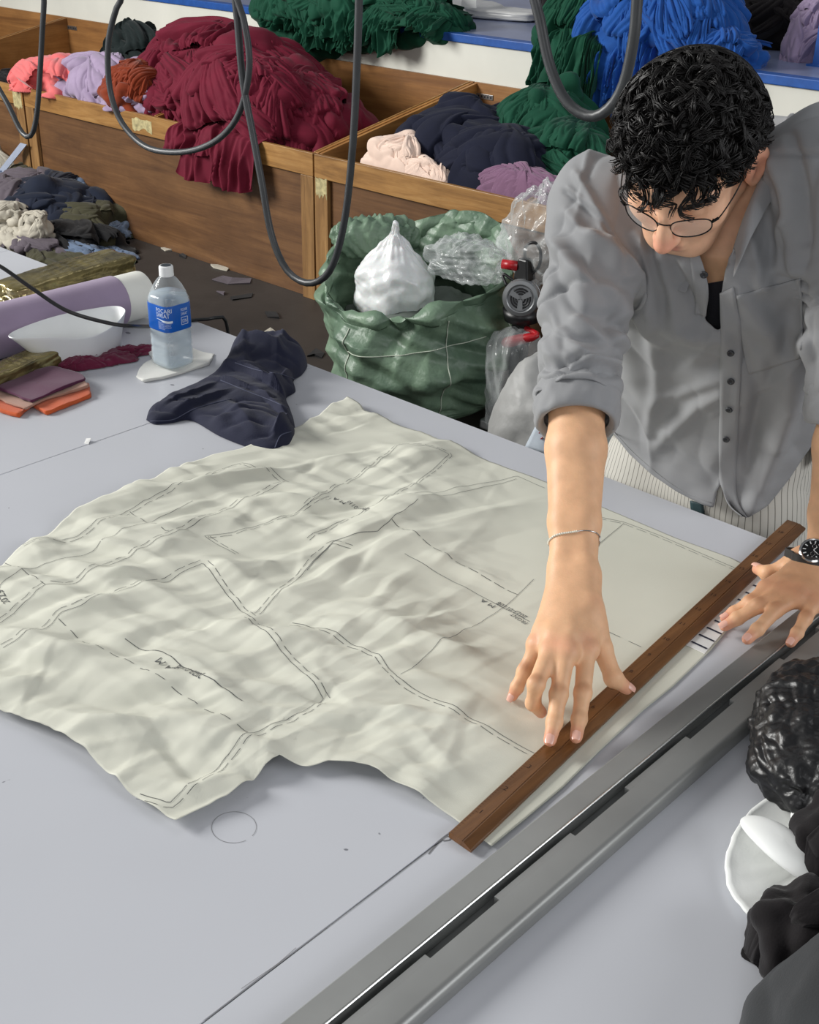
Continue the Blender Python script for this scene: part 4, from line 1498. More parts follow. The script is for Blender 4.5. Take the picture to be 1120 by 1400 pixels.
# measured drape and compression folds: (polyline, height mm, half-width px)
FOLDS = [([(812, 325), (868, 380), (900, 430), (936, 458), (985, 462)], 9, 13), ([(836, 332), (880, 430), (905, 470)], 7, 10), ([(868, 320), (892, 380), (898, 440)], 6, 9),
         ([(905, 345), (918, 400), (930, 440), (952, 452)], 6, 9), ([(775, 290), (800, 320), (830, 345), (846, 380)], 6, 9), ([(760, 330), (800, 385), (838, 400), (850, 428)], 8, 10),
         ([(757, 360), (790, 425), (835, 430)], -6, 9), ([(770, 455), (800, 490), (836, 498)], 7, 8), ([(752, 500), (800, 506), (838, 512)], -7, 7), ([(790, 440), (830, 470), (842, 460)], 6, 8),
         ([(752, 420), (765, 470), (780, 500)], 5, 9), ([(1012, 400), (1050, 450), (1075, 520), (1060, 600)], 7, 14), ([(1090, 400), (1070, 480), (1040, 560), (1020, 620)], -7, 14),
         ([(1100, 470), (1080, 560), (1050, 640), (1030, 690)], 8, 14), ([(905, 545), (945, 535), (985, 520)], 4, 9), ([(850, 470), (880, 540), (930, 600), (975, 630)], 5, 16),
         ([(845, 560), (890, 600), (950, 640), (975, 660)], -4, 12), ([(1012, 300), (1030, 340), (1040, 390)], 6, 10), ([(1060, 215), (1075, 260), (1082, 330), (1090, 370)], 8, 9),
         ([(1085, 190), (1096, 250), (1100, 330)], -7, 8), ([(1042, 260), (1055, 320), (1058, 380)], -5, 8), ([(925, 360), (940, 395), (955, 430)], -6, 7), ([(790, 240), (815, 285), (832, 330)], 5, 6),
         ([(1010, 470), (1035, 540), (1022, 640)], -5, 10), ([(870, 440), (930, 500), (980, 505)], -5, 12), ([(774, 262), (800, 282), (824, 304), (838, 334), (848, 376)], -3.2, 4), ([(778, 258), (804, 278), (828, 300), (842, 330), (852, 372)], 2.6, 4), ([(1052, 214), (1086, 210), (1118, 212)], -3, 4), ([(900, 610), (950, 560), (984, 540)], 5, 10), ([(880, 420), (900, 520), (890, 590)], 5, 9), ([(1075, 300), (1062, 360), (1050, 392)], 5, 8), ([(748, 470), (770, 520)], 5, 8)]
for pts, hmm, wpx in FOLDS:
    P_ = resample(np.array(pts, float), 14)
    d = polydist(UV, [tuple(q) for q in spline(pts, 14)])
    disp += front * 0.0017 * hmm * np.exp(-(d / wpx) ** 2)
wp = vnoise(SV * 4.0, 3)
Q = SV + wp * 0.04
tors = sstep(-1.06, -1.0, SV[:, 0])
disp += 0.0105 * (noise(Q * np.array([13, 9, 3.5]), 5) * 0.9 + (np.exp(-np.abs(noise(Q * np.array([15, 10, 5]), 9)) * 5) - 0.4) * -0.6) * (0.4 + 0.6 * sstep(1.0, 1.3, SV[:, 2]))
disp += 0.0035 * noise(Q * 22.0, 15) + 0.007 * (np.exp(-np.abs(noise(Q * np.array([9, 9, 5.]), 19)) * 7) - .3) * sstep(-.2, .3, noise(SV * 5, 4))
for sh, el, end, ax in SL:                      # rings of compressed cloth towards the elbow
    d1 = nrmz(el - sh)
    t = (SV - sh) @ d1
    dist = np.linalg.norm(SV - sh - t[:, None] * d1, axis=1)
    L_ = np.linalg.norm(el - sh)
    w = sstep(.10, .075, dist) * sstep(.08, .16, t) * sstep(L_ + .12, L_, t)
    ph = np.column_stack([t * 26 + 1.2 * noise(SV * 9, 31), (SV @ np.array([6., 2., 0])), SV[:, 2] * 0])
    disp += w * 0.012 * (1 - np.exp(-np.abs(noise(ph, 33)) * 4) - 0.5)
SV = SV + N0 * disp[:, None]
SV = relax(SV, SF, 1, 0.3)
UV = proj(SV)
HEM_U = [600, 835, 860, 890, 925, 960, 977, 985, 992, 1003, 1022, 1050, 1080, 1100, 1118, 1200]
HEM_V = [560, 588, 620, 648, 672, 690, 695, 656, 676, 693, 709, 692, 655, 624, 600, 560]
OPEN = [(934, 300), (948, 340), (962, 372), (967, 400), (964, 436), (985, 453), (985, 398), (991, 365), (1003, 335), (1018, 300), (1034, 262), (1044, 235), (1049, 205), (1030, 190), (960, 200)]
hv = np.interp(UV[:, 0], HEM_U, HEM_V)
low = (SV[:, 2] < 1.16) & (SV[:, 0] > -1.14)
is_front = SV[:, 1] < 1.79
gone = low & np.where(is_front, UV[:, 1] > hv, SV[:, 2] < 0.985)
gone |= inpoly(UV, OPEN) & (SV[:, 1] < 1.66) & (facing < 0.35)
gone |= (np.linalg.norm(SV - (NECKB + v3(.004, -.02, .03)), axis=1) < .062)
for sh, el, end, ax in SL:
    gone |= ((SV - end) @ ax > -.018) & (np.linalg.norm(SV - end, axis=1) < .10) & (np.linalg.norm(np.cross(SV - end, ax), axis=1) < .068) & ((N0 * (SV - end)).sum(1) > -.02)
keep = ~gone[SF].any(1)
hemv = np.zeros(len(SV), bool)
cnt = gone[SF].sum(1)
edgev = np.unique(SF[(cnt > 0)]); hemv[edgev] = True
hm = hemv & ~gone & low & is_front
dep = -((SV - CAMPOS) @ ROT)[:, 2]
SV[hm, 2] += ((UV[hm, 1] - hv[hm]) * dep[hm] / FPX / 0.90)
SF2 = SF[keep]
eb_ = np.sort(np.concatenate([SF2[:, [0, 1]], SF2[:, [1, 2]], SF2[:, [2, 3]], SF2[:, [3, 0]]]), 1)
ek, ec_ = np.unique(eb_[:, 0].astype(np.int64) * len(SV) + eb_[:, 1], return_counts=True)
bd = ek[ec_ == 1]; bA, bB = bd // len(SV), bd % len(SV)
for _ in range(10):                              # even out the cut edges
    acc = np.zeros_like(SV); ct = np.zeros(len(SV))
    np.add.at(acc, bA, SV[bB]); np.add.at(acc, bB, SV[bA]); np.add.at(ct, bA, 1); np.add.at(ct, bB, 1)
    q = ct == 2
    SV[q] = SV[q] * .5 + .5 * acc[q] / ct[q][:, None]
used = np.unique(SF2); mp_ = -np.ones(len(SV), int); mp_[used] = np.arange(len(used))
shirt = mesh('shirt', SV[used], mp_[SF2], GREY, man, True)
sm = shirt.modifiers.new('cloth thickness', 'SOLIDIFY'); sm.thickness = 0.0018; sm.offset = -1
bvh_shirt = BVHTree.FromPolygons([tuple(v) for v in SV], [tuple(int(i) for i in f) for f in SF[~(gone & (low | (SV[:, 0] < -1.2)))[SF].any(1)]])
bvh_body = BVHTree.FromPolygons([tuple(v) for v in BV], [tuple(int(i) for i in f) for f in BF])


def hit(bvh, u, v, off=0.0):
    d = Vector(ray(u, v)).normalized()
    loc, nor, idx, dist = bvh.ray_cast(Vector(CAMPOS), d)
    if loc is None: return None
    if nor.dot(d) > 0: nor = -nor
    return np.array(loc + nor * off), np.array(nor)


def cast_strip(name, bvh, left, right, n, m, off, mt, parent, thick=0.0015, smooth_it=2):
    """a strip of cloth lying on the surface between two measured edges"""
    A, B = spline(left, n), spline(right, n)
    V = np.full((n, m, 3), np.nan)
    for i in range(n):
        for j in range(m):
            q = A[i] + (B[i] - A[i]) * j / (m - 1)
            h_ = hit(bvh, q[0], q[1], off)
            if h_ is not None: V[i, j] = h_[0]
    # fill gaps from neighbours at the same depth
    for i in range(n):
        for j in range(m):
            if np.isnan(V[i, j, 0]):
                ref = V[max(0, i - 1), j] if i and not np.isnan(V[i - 1, j, 0]) else np.nanmean(V.reshape(-1, 3), 0)
                q = A[i] + (B[i] - A[i]) * j / (m - 1)
                V[i, j] = py(q[0], q[1], ref[1])
    for _ in range(smooth_it):
        V[1:-1] = V[1:-1] * 0.5 + (V[:-2] + V[2:]) * 0.25
    o = mesh(name, V.reshape(-1, 3), gridfaces(n, m), mt, parent, True)
    me = o.data
    if (np.array(me.polygons[len(me.polygons) // 2].normal) @ nrmz(CAMPOS - V.reshape(-1, 3).mean(0))) < 0:
        me.flip_normals()
    md_ = o.modifiers.new('thickness', 'SOLIDIFY'); md_.thickness = thick; md_.offset = -1
    return o


cast_strip('button_placket', bvh_shirt, [(985, 400), (986, 450), (985, 520), (984, 590), (984, 650), (996, 688), (1016, 706)], [(1004, 392), (1014, 450), (1013, 520), (1009, 590), (1006, 650), (1010, 685), (1022, 706)], 60, 6, 0.003, GREY, shirt, 0.002)
cast_strip('button_placket', bvh_shirt, [(938, 338), (946, 368), (950, 400), (950, 430)], [(952, 338), (965, 372), (969, 402), (966, 432)], 24, 5, 0.003, GREY, shirt, 0.002)
cast_strip('chest_pocket', bvh_shirt, [(1008, 404), (1010, 440), (1016, 480), (1024, 512)], [(1095, 380), (1098, 420), (1098, 460), (1094, 490)], 26, 26, 0.0018, GREY, shirt, 0.0016)
BTN = mat('dark button', (52, 54, 58), 0.3, 0.05, 60)
for u, v in ((963, 373), (999, 480), (1000, 519), (998, 557), (994, 598)):
    h_ = hit(bvh_shirt, u, v, 0.0045)
    c, nr = h_
    t1 = nrmz(np.cross(nr, v3(0, 0, 1))); t2 = np.cross(nr, t1)
    prof = [(0.0001, .0012), (0.0022, .0010), (0.0030, .0016), (0.0042, .0026), (0.0054, .0022), (0.0058, .0010), (0.0054, 0.0), (0.0001, 0.0)]
    V, F = lathe(prof, (0, 0, 0), 20, cap=False)
    V = c + V[:, :1] * t1 + V[:, 1:2] * t2 + V[:, 2:] * nr
    bt = mesh('button', V, F, BTN, shirt, True)
    # thread holes
    hb = MB()
    for a, b in ((-1, -1), (1, -1), (1, 1), (-1, 1)):
        p = c + t1 * a * .0009 + t2 * b * .0009 + nr * .00135
        hb.tube([p - nr * .0002, p + nr * .0002], .00045, 6)
    hb.build('thread_holes', mat('dark hole', (20, 24, 34)), bt)

# hem stitching: a narrow raised ridge
for pts in ([(838, 588), (874, 626), (926, 667), (974, 688)],):
    P_ = [hit(bvh_shirt, q[0], q[1], 0.0002) for q in spline(pts, 26)]
    P_ = [q[0] for q in P_ if q is not None]
    if len(P_) > 4:
        mesh('hem_seam', *tube(P_, 0.0009, 6), GREY, shirt, True)


def around(bvh, c, ax, rad, n, off, ref=None):
    """loop of points hugging a limb"""
    t1 = nrmz(np.cross(ax, v3(0.3, 0.1, 1))); t2 = np.cross(ax, t1)
    out = []
    for k in range(n):
        a = 2 * math.pi * k / n
        d = t1 * math.cos(a) + t2 * math.sin(a)
        h_ = bvh.ray_cast(Vector(c + d * rad), Vector(-d), rad)
        p = np.array(h_[0]) if h_[0] is not None else c + d * rad * .5
        out.append((p + d * off, d))
    return out


# rolled cuffs
for sh, el, end, ax in SL:
    n, m = 72, 15
    V = []
    c0 = end - ax * 0.046
    t1 = nrmz(np.cross(ax, v3(0.3, 0.1, 1))); t2 = np.cross(ax, t1)
    for i in range(n):
        a = 2 * math.pi * i / n
        d = t1 * math.cos(a) + t2 * math.sin(a)
        for j in range(m):
            s_ = j / (m - 1)
            if s_ <= 0.8:
                q = s_ / 0.8
                r = 0.0580 + 0.006 * math.sin(math.pi * min(1, q * 1.0)) ** 0.4 - 0.002 * q
                w = noise(np.array([[math.cos(a) * 2.2, math.sin(a) * 2.2, q * 2.4]]), 41)[0] * .0045 + noise(np.array([[math.cos(a) * 5, math.sin(a) * 5, q * 5]]), 43)[0] * .002
                V.append(c0 + ax * (0.062 * q) + d * (r + w))
            else:
                q = (s_ - 0.8) / 0.2
                V.append(c0 + ax * (0.062 - .010 * q + .004 * math.sin(q * 3.1)) + d * (0.0555 - 0.009 * q))
    V = np.array(V)
    mesh('rolled_cuff', V, gridfaces(n, m, True), GREY, shirt, True)

# collar: stand and fall around the neck, opening at the front
# path around the neck: left front, back, right front
path = [py(950, 368, 1.560), py(922, 338, 1.572), NECKB + v3(-.075, .005, .030), NECKB + v3(-.050, .050, .040), NECKB + v3(0.012, .060, .052), NECKB + v3(.066, .040, .060), NECKB + v3(.088, .000, .066), py(1020, 300, 1.545), py(1000, 352, 1.535)]
CP = spline(path, 60)
ctr = NECKB + v3(.006, -.03, .02)
V = []
prof = [(0.000, -0.006), (0.001, 0.012), (0.000, 0.026), (0.004, 0.0335), (0.011, 0.031), (0.017, 0.018), (0.022, 0.002), (0.025, -0.012)]
for i, p in enumerate(CP):
    o_ = p - ctr; o_[2] *= 0.3; o_ = nrmz(o_)
    s_ = i / 59.0
    e = (0.12 if s_ < .5 else .45) + (0.88 if s_ < .5 else .55) * math.sin(math.pi * s_) ** 0.5
    for k, (r, z) in enumerate(prof):
        V.append(p + o_ * r * (1.15 - .1 * e) + v3(0, 0, 1) * z * e + nrmz(v3(-.1, -.4, -1)) * (0.012 if (k > 5 and (i < 4 or i > 55)) else 0))
col = mesh('collar', np.array(V), gridfaces(60, len(prof)), GREY, shirt, True)
cm_ = col.modifiers.new('thickness', 'SOLIDIFY'); cm_.thickness = 0.0016; cm_.offset = 0
cs_ = col.modifiers.new('round', 'SUBSURF'); cs_.levels = 1; cs_.render_levels = 1

# dark undershirt in the opening
cast_strip('undershirt', bvh_body, [(936, 392), (940, 420), (950, 470)], [(1004, 380), (1004, 420), (1006, 470)], 14, 14, 0.004, fabric('black undershirt', (38, 38, 44)), man, 0.002)

# trousers
fp = Field((-1.24, 1.60, 0.02), (-0.62, 2.04, 1.07), 0.0065)
fp.loft([(-.93, 1.815, .80), (-.93, 1.815, .92), (-.93, 1.812, 1.06)], [(.186, .112), (.190, .114), (.176, .108)], [(1, 0, 0)] * 3, 0.03, 2.3)
for sg in (-1, 1):
    fp.cone(v3(-.93 + .092 * sg, 1.815, .83), v3(-.93 + .125 * sg, 1.82, .47), .098, .078, 0.05)
    fp.cone(v3(-.93 + .125 * sg, 1.82, .47), v3(-.93 + .135 * sg, 1.86, .07), .078, .062, 0.03)
TV, TF = fp.polys()
TV = relax(TV, TF, 2, 0.5)
TN = vnormals(TV, TF)
if (TN[:, 1] * (TV[:, 1] - 1.82)).mean() < 0: TN = -TN; TF = TF[:, ::-1]
TV = TV + TN * (0.005 * noise(TV * np.array([10, 10, 6]), 3) + 0.006 * (1 - np.exp(-np.abs(noise(TV * np.array([7, 7, 12]), 8)) * 4) - .5))[:, None]


def stripes():
    N = NT('pinstripe cotton')
    mp = N.coord()
    nz = N.n('ShaderNodeTexNoise', Scale=5.0, Detail=2.0)
    N.l(mp, 0, nz, 'Vector')
    sx = N.n('ShaderNodeSeparateXYZ'); N.l(mp, 0, sx, 'Vector')
    sy = N.n('ShaderNodeMath', _operation='MULTIPLY'); sy.inputs[1].default_value = -1.0
    N.l(sx, 'Y', sy, 0)
    at2 = N.n('ShaderNodeMath', _operation='ARCTAN2')
    N.l(sx, 'X', at2, 0); N.l(sy, 0, at2, 1)
    m1 = N.n('ShaderNodeMath', _operation='MULTIPLY_ADD'); m1.inputs[1].default_value = 17.0
    N.l(at2, 0, m1, 0)
    m0 = N.n('ShaderNodeMath', _operation='MULTIPLY'); m0.inputs[1].default_value = 0.7
    N.l(nz, 'Fac', m0, 0); N.l(m0, 0, m1, 2)
    fr = N.n('ShaderNodeMath', _operation='FRACT'); N.l(m1, 0, fr, 0)
    r = N.ramp([(0.0, lin((122, 118, 110))), (0.10, lin((122, 118, 110))), (0.16, lin((206, 203, 194))), (0.94, lin((206, 203, 194)))])
    N.l(fr, 0, r, 'Fac'); N.l(r, 'Color', N.b, 'Base Color')
    setp(N.b, Roughness=0.85, Sheen_Weight=0.15)
    return N.m


trs = mesh('trousers', TV, TF, stripes(), man, True)
bvh_tr = BVHTree.FromPolygons([tuple(v) for v in TV], [tuple(int(i) for i in f) for f in TF])
cast_strip('waist_tab', bvh_tr, [(945, 684), (946, 694), (948, 704)], [(962, 688), (963, 696), (965, 706)], 8, 5, 0.004, mat('dark teal tab', (44, 66, 70), 0.6), trs, 0.003)
SHOE = mat('dark canvas shoe', (46, 46, 50), 0.7)
for sg in (-1, 1):
    cx = -.93 + .135 * sg
    fsx = Field((cx - .07, 1.60, 0.0 - .01), (cx + .07, 1.97, .14), 0.006)
    fsx.cone(v3(cx, 1.88, .045), v3(cx + .01 * sg, 1.70, .036), .042, .036, 0.02)
    fsx.cone(v3(cx, 1.87, .05), v3(cx, 1.86, .10), .046, .042, 0.02)
    V, F = fsx.polys(); V[:, 2] = np.maximum(V[:, 2], 0.001)
    mesh('shoe', V, F, SHOE, man, True)

# ------------------------------------------------------------------ hair
HAIR = mat('black hair', (17, 14, 13), 0.46, 0.12, 30, spec=0.38)
hc = hd(-.006, 0, .026)
hr = np.array([.104, .084, .094])
hrs = np.random.RandomState(5)


def scalp_ok(q):
    """q: points in head axes relative to hc, in units of the skull radii"""
    f, l, u = q[:, 0], q[:, 1], q[:, 2]
    ok = (u > 0.30 - 0.0 * f) | ((f < 0.30) & (u > 0.10)) | ((f < -0.32) & (u > -0.55))
    return ok & ~((f > 0.62) & (u < 0.36))


# under-mass
th = np.linspace(0, 2 * np.pi, 90, endpoint=False); ph = np.linspace(0.01, math.pi * 0.99, 60)
A_, B_ = np.meshgrid(th, ph, indexing='ij')
D = np.stack([np.cos(A_) * np.sin(B_), np.sin(A_) * np.sin(B_), np.cos(B_)], -1).reshape(-1, 3)
w_ = 1.045 + 0.04 * noise(D * 3.2, 4) + 0.035 * noise(D * 7, 6)
hv_ = hc + (D * (hr * w_[:, None])) @ HAX
okv = scalp_ok(D) & (np.minimum(np.linalg.norm(hv_ - hd(-.020, .083, -.005), axis=1), np.linalg.norm(hv_ - hd(-.020, -.083, -.005), axis=1)) > .036)
HFc = gridfaces(90, 60, True)
HFc = HFc[okv[HFc].all(1)]
us = np.unique(HFc); m2 = -np.ones(len(hv_), int); m2[us] = np.arange(len(us))
hairo = mesh('hair', hv_[us], m2[HFc], HAIR, man, True)
hs_ = hairo.modifiers.new('thickness', 'SOLIDIFY'); hs_.thickness = 0.008; hs_.offset = -1
# curls: bundles of fine strands that coil as they leave the scalp
cand = hrs.normal(size=(2600, 3)); cand /= np.linalg.norm(cand, axis=1)[:, None]
cand = cand[scalp_ok(cand)][:760]
Vs, Fs, n = [], [], 0
seg = 3
CAMH = nrmz(CAMPOS - hc)
whorl = np.array([-0.45, 0.15, 0.88])
for k, q in enumerate(cand):
    nrm_ = nrmz((q / hr) @ HAX)
    base = hc + (q * hr * 1.05) @ HAX
    # combed away from the whorl
    away = nrmz(q - whorl * (q @ whorl) + 1e-6)
    dirn = nrmz((away * hr) @ HAX + 0.55 * hrs.normal(size=3))
    dirn = nrmz(dirn - nrm_ * (dirn @ nrm_))
    sd_ = np.cross(nrm_, dirn)
    if min(np.linalg.norm(base - hd(-.020, .083 * s9, -.005)) for s9 in (-1, 1)) < .047: continue
    L_ = hrs.uniform(.044, .070) * (0.86 if q[0] > 0.3 else 1.0)
    coil = hrs.uniform(0.0075, 0.0135)
    side_ = abs(q[1]) > .62 and q[2] < .42 and q[0] > -.5
    if side_: L_ *= .42; coil *= .45
    turns = hrs.uniform(0.9, 1.7) * (1 if hrs.rand() < .5 else -1)
    lift0 = hrs.uniform(.004, .016) * (.3 if side_ else 1)
    p0 = hrs.uniform(0, 6.28)
    npt = 15
    t = np.linspace(0, 1, npt)
    drop = v3(0, 0, -1)
    for st_ in range(9):
        jit = hrs.normal(size=3) * .0020
        ph0 = p0 + hrs.normal(0, .22)
        cw = coil * (0.35 + 0.65 * t) * hrs.uniform(.8, 1.15)
        ang = ph0 + turns * 2 * np.pi * t
        P_ = base + jit + np.outer(L_ * t * (1 - .25 * t), dirn) + np.outer(lift0 * np.sin(np.pi * np.minimum(t * 1.2, 1)) + cw * np.cos(ang) + .004, nrm_) + np.outer(cw * np.sin(ang), sd_)
        # keep outside the scalp
        loc = (P_ - hc) @ HAX.T / hr
        rr = np.linalg.norm(loc, axis=1)
        fix = np.maximum(1.055, np.minimum(rr, 1.30 - .09 * sstep(-.1, -.8, loc[:, 0] / rr))) / rr
        P_ = hc + (loc * fix[:, None] * hr) @ HAX
        P_ += np.outer(0.004 * t ** 2, drop) * max(0, q[0])
        V, F = tube(P_, 0.00095 * (1 - .72 * t) + .0002, seg, False)
        Vs.append(V); Fs.append(np.array(F) + n); n += len(V)
curls = mesh('curls', np.concatenate(Vs), np.concatenate(Fs), HAIR, hairo, True)
curls['kind'] = 'stuff'
# eyebrows
eb = MB()
for sg in (-1, 1):
    for k in range(46):
        s_ = k / 45
        p = hd(.099 - .022 * s_ ** 2 + hrs.normal() * .0008, sg * (.014 + .038 * s_), .021 + .004 * math.sin(s_ * 3) + hrs.normal() * .002)
        eb.tube([p, p + HL * sg * .006 + HU * .002 + HF * .0005, p + HL * sg * .010 - HF * .001], [.0007, .0006, .0002], 4)
eb.build('eyebrows', HAIR, hairo, True)['kind'] = 'stuff'

# ------------------------------------------------------------------ glasses, watch, bracelet
BLKM = mat('black metal', (22, 22, 24), 0.3, 0.05, 30, metal=0.6)
gl = empty('glasses', hd(.105, 0, 0), 'thin black-framed eyeglasses worn by the man', 'glasses')
for sg in (-1, 1):
    a = np.linspace(0, 2 * np.pi, 41)
    ll = .0345 * sg + .0255 * np.sign(np.cos(a)) * np.abs(np.cos(a)) ** .8
    uu = -.007 + .0195 * np.sign(np.sin(a)) * np.abs(np.sin(a)) ** .8
    ff = .112 - 5.2 * ll ** 2
    P_ = np.array([hd(*q) for q in zip(ff, ll, uu)])
    V, F = tube(P_, 0.0010, 6, False)
    rim = mesh('rim', V, F, BLKM, gl, True)
    c = P_[:-1].mean(0)
    lens = mesh('lens', np.concatenate([P_[:-1], P_[:-1] * 0.5 + c * 0.5, [c + HF * .0012]]),
                [(i, (i + 1) % 40, 40 + (i + 1) % 40, 40 + i) for i in range(40)] + [(40 + i, 40 + (i + 1) % 40, 80) for i in range(40)], plastic('lens glass', (235, 240, 240), 0.10, 0.03), gl, True)
    V, F = tube(spline([hd(.0915, .0605 * sg, .002), hd(.088, .068 * sg, .003), hd(.050, .078 * sg, .006), hd(.0, .0845 * sg, .010), hd(-.025, .086 * sg, .002), hd(-.036, .083 * sg, -.018)], 30), 0.0010, 6)
    mesh('temple', V, F, BLKM, gl, True)
    V, F = tube([hd(.093, .0600 * sg, -.002), hd(.0885, .0675 * sg, .003)], 0.0022, 6)
    mesh('hinge', V, F, BLKM, gl, True)
V, F = tube(spline([hd(.1105, .0105, .000), hd(.115, .004, .004), hd(.115, -.004, .004), hd(.1105, -.0105, .000)], 12), 0.0010, 6)
mesh('bridge', V, F, BLKM, gl, True)

# watch on the left wrist
wa = hit(bvh_body, 1113, 757, 0.0)
wc, wn = wa
wn = nrmz(wn * .6 + nrmz(CAMPOS - wc) * .5 + v3(0, 0, .35))
arm = nrmz(L_WR - L_EL)
t2 = nrmz(np.cross(wn, arm)); t1 = np.cross(t2, wn)
wc = wc + wn * .002
watch = empty('wristwatch', wc, 'chrome wristwatch with a black dial on the left wrist at the frame edge', 'watch')


def disc(prof, name, m, parent, seg=48, cap=False):
    V, F = lathe(prof, (0, 0, 0), seg, cap=cap)
    return mesh(name, wc + V[:, :1] * t1 + V[:, 1:2] * t2 + V[:, 2:] * wn, F, m, parent, True)


CHR = mat('chrome', (206, 206, 206), 0.15, 0.02, 20, metal=1.0)
auto_sharp(disc([(.0172, 0), (.0200, .001), (.0205, .005), (.0200, .0085), (.0180, .0100), (.0165, .0092), (.0165, .0080)], 'case', CHR, watch), 40)
dial = disc([(.0001, .0083), (.0166, .0083)], 'dial', mat('black dial', (18, 20, 22), 0.3), watch)
mk = MB()
for k in range(12):
    a = 2 * math.pi * k / 12
    d = t1 * math.cos(a) + t2 * math.sin(a); e = np.cross(wn, d)
    r0, r1 = (.0105, .0150)
    b = wc + wn * .0086
    mk.add([b + d * r0 - e * .0007, b + d * r1 - e * .0009, b + d * r1 + e * .0009, b + d * r0 + e * .0007], [(0, 1, 2, 3)])
for a, L_ in ((0.9, .0105), (2.5, .0075)):
    d = t1 * math.cos(a) + t2 * math.sin(a); e = np.cross(wn, d); b = wc + wn * .0089
    mk.add([b - e * .0006, b + d * L_ - e * .0003, b + d * L_ + e * .0003, b + e * .0006], [(0, 1, 2, 3)])
mk.build('indices_and_hands', mat('white index', (224, 228, 228), 0.4), dial)
for cx_ in (-.0062, .0062):
    a = np.linspace(0, 2 * np.pi, 25)
    V, F = tube([wc + wn * .0087 + t1 * (cx_ + .003 * math.cos(q)) + t2 * (.003 * math.sin(q)) for q in a], .00022, 5, False)
    mesh('sub_dial', V, F, CHR, dial, True)
V, F = tube([wc + wn * .005 + t2 * .0195, wc + wn * .005 + t2 * .0245], .0025, 10)
mesh('crown', V, F, CHR, watch, True)
loop = around(bvh_body, wc - wn * .022 + arm * .0, arm, .09, 48, .0012)
LP = np.array([p for p, d in loop])
V = np.concatenate([np.stack([p - arm * .009, p + arm * .009, p + arm * .009 + d * .0022, p - arm * .009 + d * .0022]) for p, d in loop])
F = []
for i in range(48):
    k = (i + 1) % 48
    for j in range(4):
        F.append((i * 4 + j, i * 4 + (j + 1) % 4, k * 4 + (j + 1) % 4, k * 4 + j))
auto_sharp(mesh('strap', V, F, mat('dark leather', (40, 36, 34), 0.5), watch, True), 40)

# bracelet on the right wrist
rax = nrmz(R_WR - R_EL)
bc = R_EL + rax * np.linalg.norm(R_WR - R_EL) * 0.82
lp = around(bvh_body, bc, nrmz(rax + v3(.10, .02, .10)), .08, 56, .0012)
lp = np.array([p for p, d in lp])
br = empty('bracelet', bc, 'thin silver bracelet with pale beads around the right wrist', 'bracelet')
V, F = tube(np.concatenate([lp, lp[:1]]), .0009, 6, False)
mesh('chain', V, F, CHR, br, True)
bead = MB()
fac = [i for i in range(56) if (lp[i] - bc) @ (CAMPOS - bc) > 0.0]
vis = sorted(fac, key=lambda i: proj(lp[i])[0])
for i in vis[:int(len(vis) * .62)]:
    a_, b_ = lp[i], lp[(i + 1) % 56]
    bead.tube([a_ * .97 + b_ * .03, a_ * .6 + b_ * .4, a_ * .05 + b_ * .95], [.0012, .0018, .0012], 7)
bead.build('beads', mat('pale beads', (226, 222, 206), 0.35), br, True)['kind'] = 'stuff'
e = lp[vis[-2]]
V, F = tube(spline([e, e + v3(.003, -.003, -.006), e + v3(.002, -.002, -.014)], 8), .0008, 6)
mesh('chain_end', V, F, CHR, br, True)
# ================================================================== HANGING CABLES
CABM = mat('black rubber cable', (58, 60, 62), 0.42, 0.1, 12, spec=0.5)
CY = 2.05
track = empty('overhead_track', (-2.0, CY, 2.95), 'grey steel track above the table from which the cables hang', 'track')
MB().box(-4.2, 0.6, CY - 0.04, CY + 0.04, 2.95, 3.0).build('channel', mat('grey steel', (110, 112, 116)), track, bevel=0.004)
for x in (-3.6, -1.6, 0.2):
    MB().box(x - 0.01, x + 0.01, CY - 0.01, CY + 0.01, 3.0, 4.2).build('hanger_rod', mat('grey steel', (110, 112, 116)), track)
CABLES = [([(60, -8), (58, 40), (52, 140), (46, 178), (38, 187), (28, 178), (12, 145), (-12, 100), (-30, 40), (-36, -10)], .0080, 'black cable loop at the far left in front of the coral garment'),
          ([(167, -8), (158, 15), (148, 60), (150, 120), (165, 165), (195, 198), (230, 208), (270, 204), (305, 185), (329, 150), (341, 90), (334, 30), (322, -10)], .0082, 'black cable loop hanging across the lavender and maroon cloth'),
          ([(321, -8), (325, 30), (332, 110), (345, 180), (358, 250), (371, 320), (390, 366), (415, 386), (440, 382), (458, 355), (473, 290), (483, 190), (488, 90), (491, -8)], .0090, 'longest black cable loop reaching down to the green sack'),
          ([(731, -8), (738, 25), (752, 90), (774, 138), (805, 159), (832, 149), (853, 115), (867, 50), (872, -8)], .0110, 'thick black cable loop hanging before the green and blue bundles')]
for pts, r, lab in CABLES:
    P_ = [py(u, v, CY) for u, v in pts]
    a, b = P_[0].copy(), P_[-1].copy()
    a[2] = b[2] = 2.95
    n_ = 14
    P_ = [a + (P_[0] - a) * k / n_ for k in range(n_)] + P_ + [P_[-1] + (b - P_[-1]) * (k + 1) / n_ for k in range(n_)]
    P_ = spline(P_, 170)
    o = mesh('hanging_cable', *tube(P_, r, 10), CABM, None, True, origin=P_[0])
    tag(o, lab, 'cable', 'cables hanging over the table')

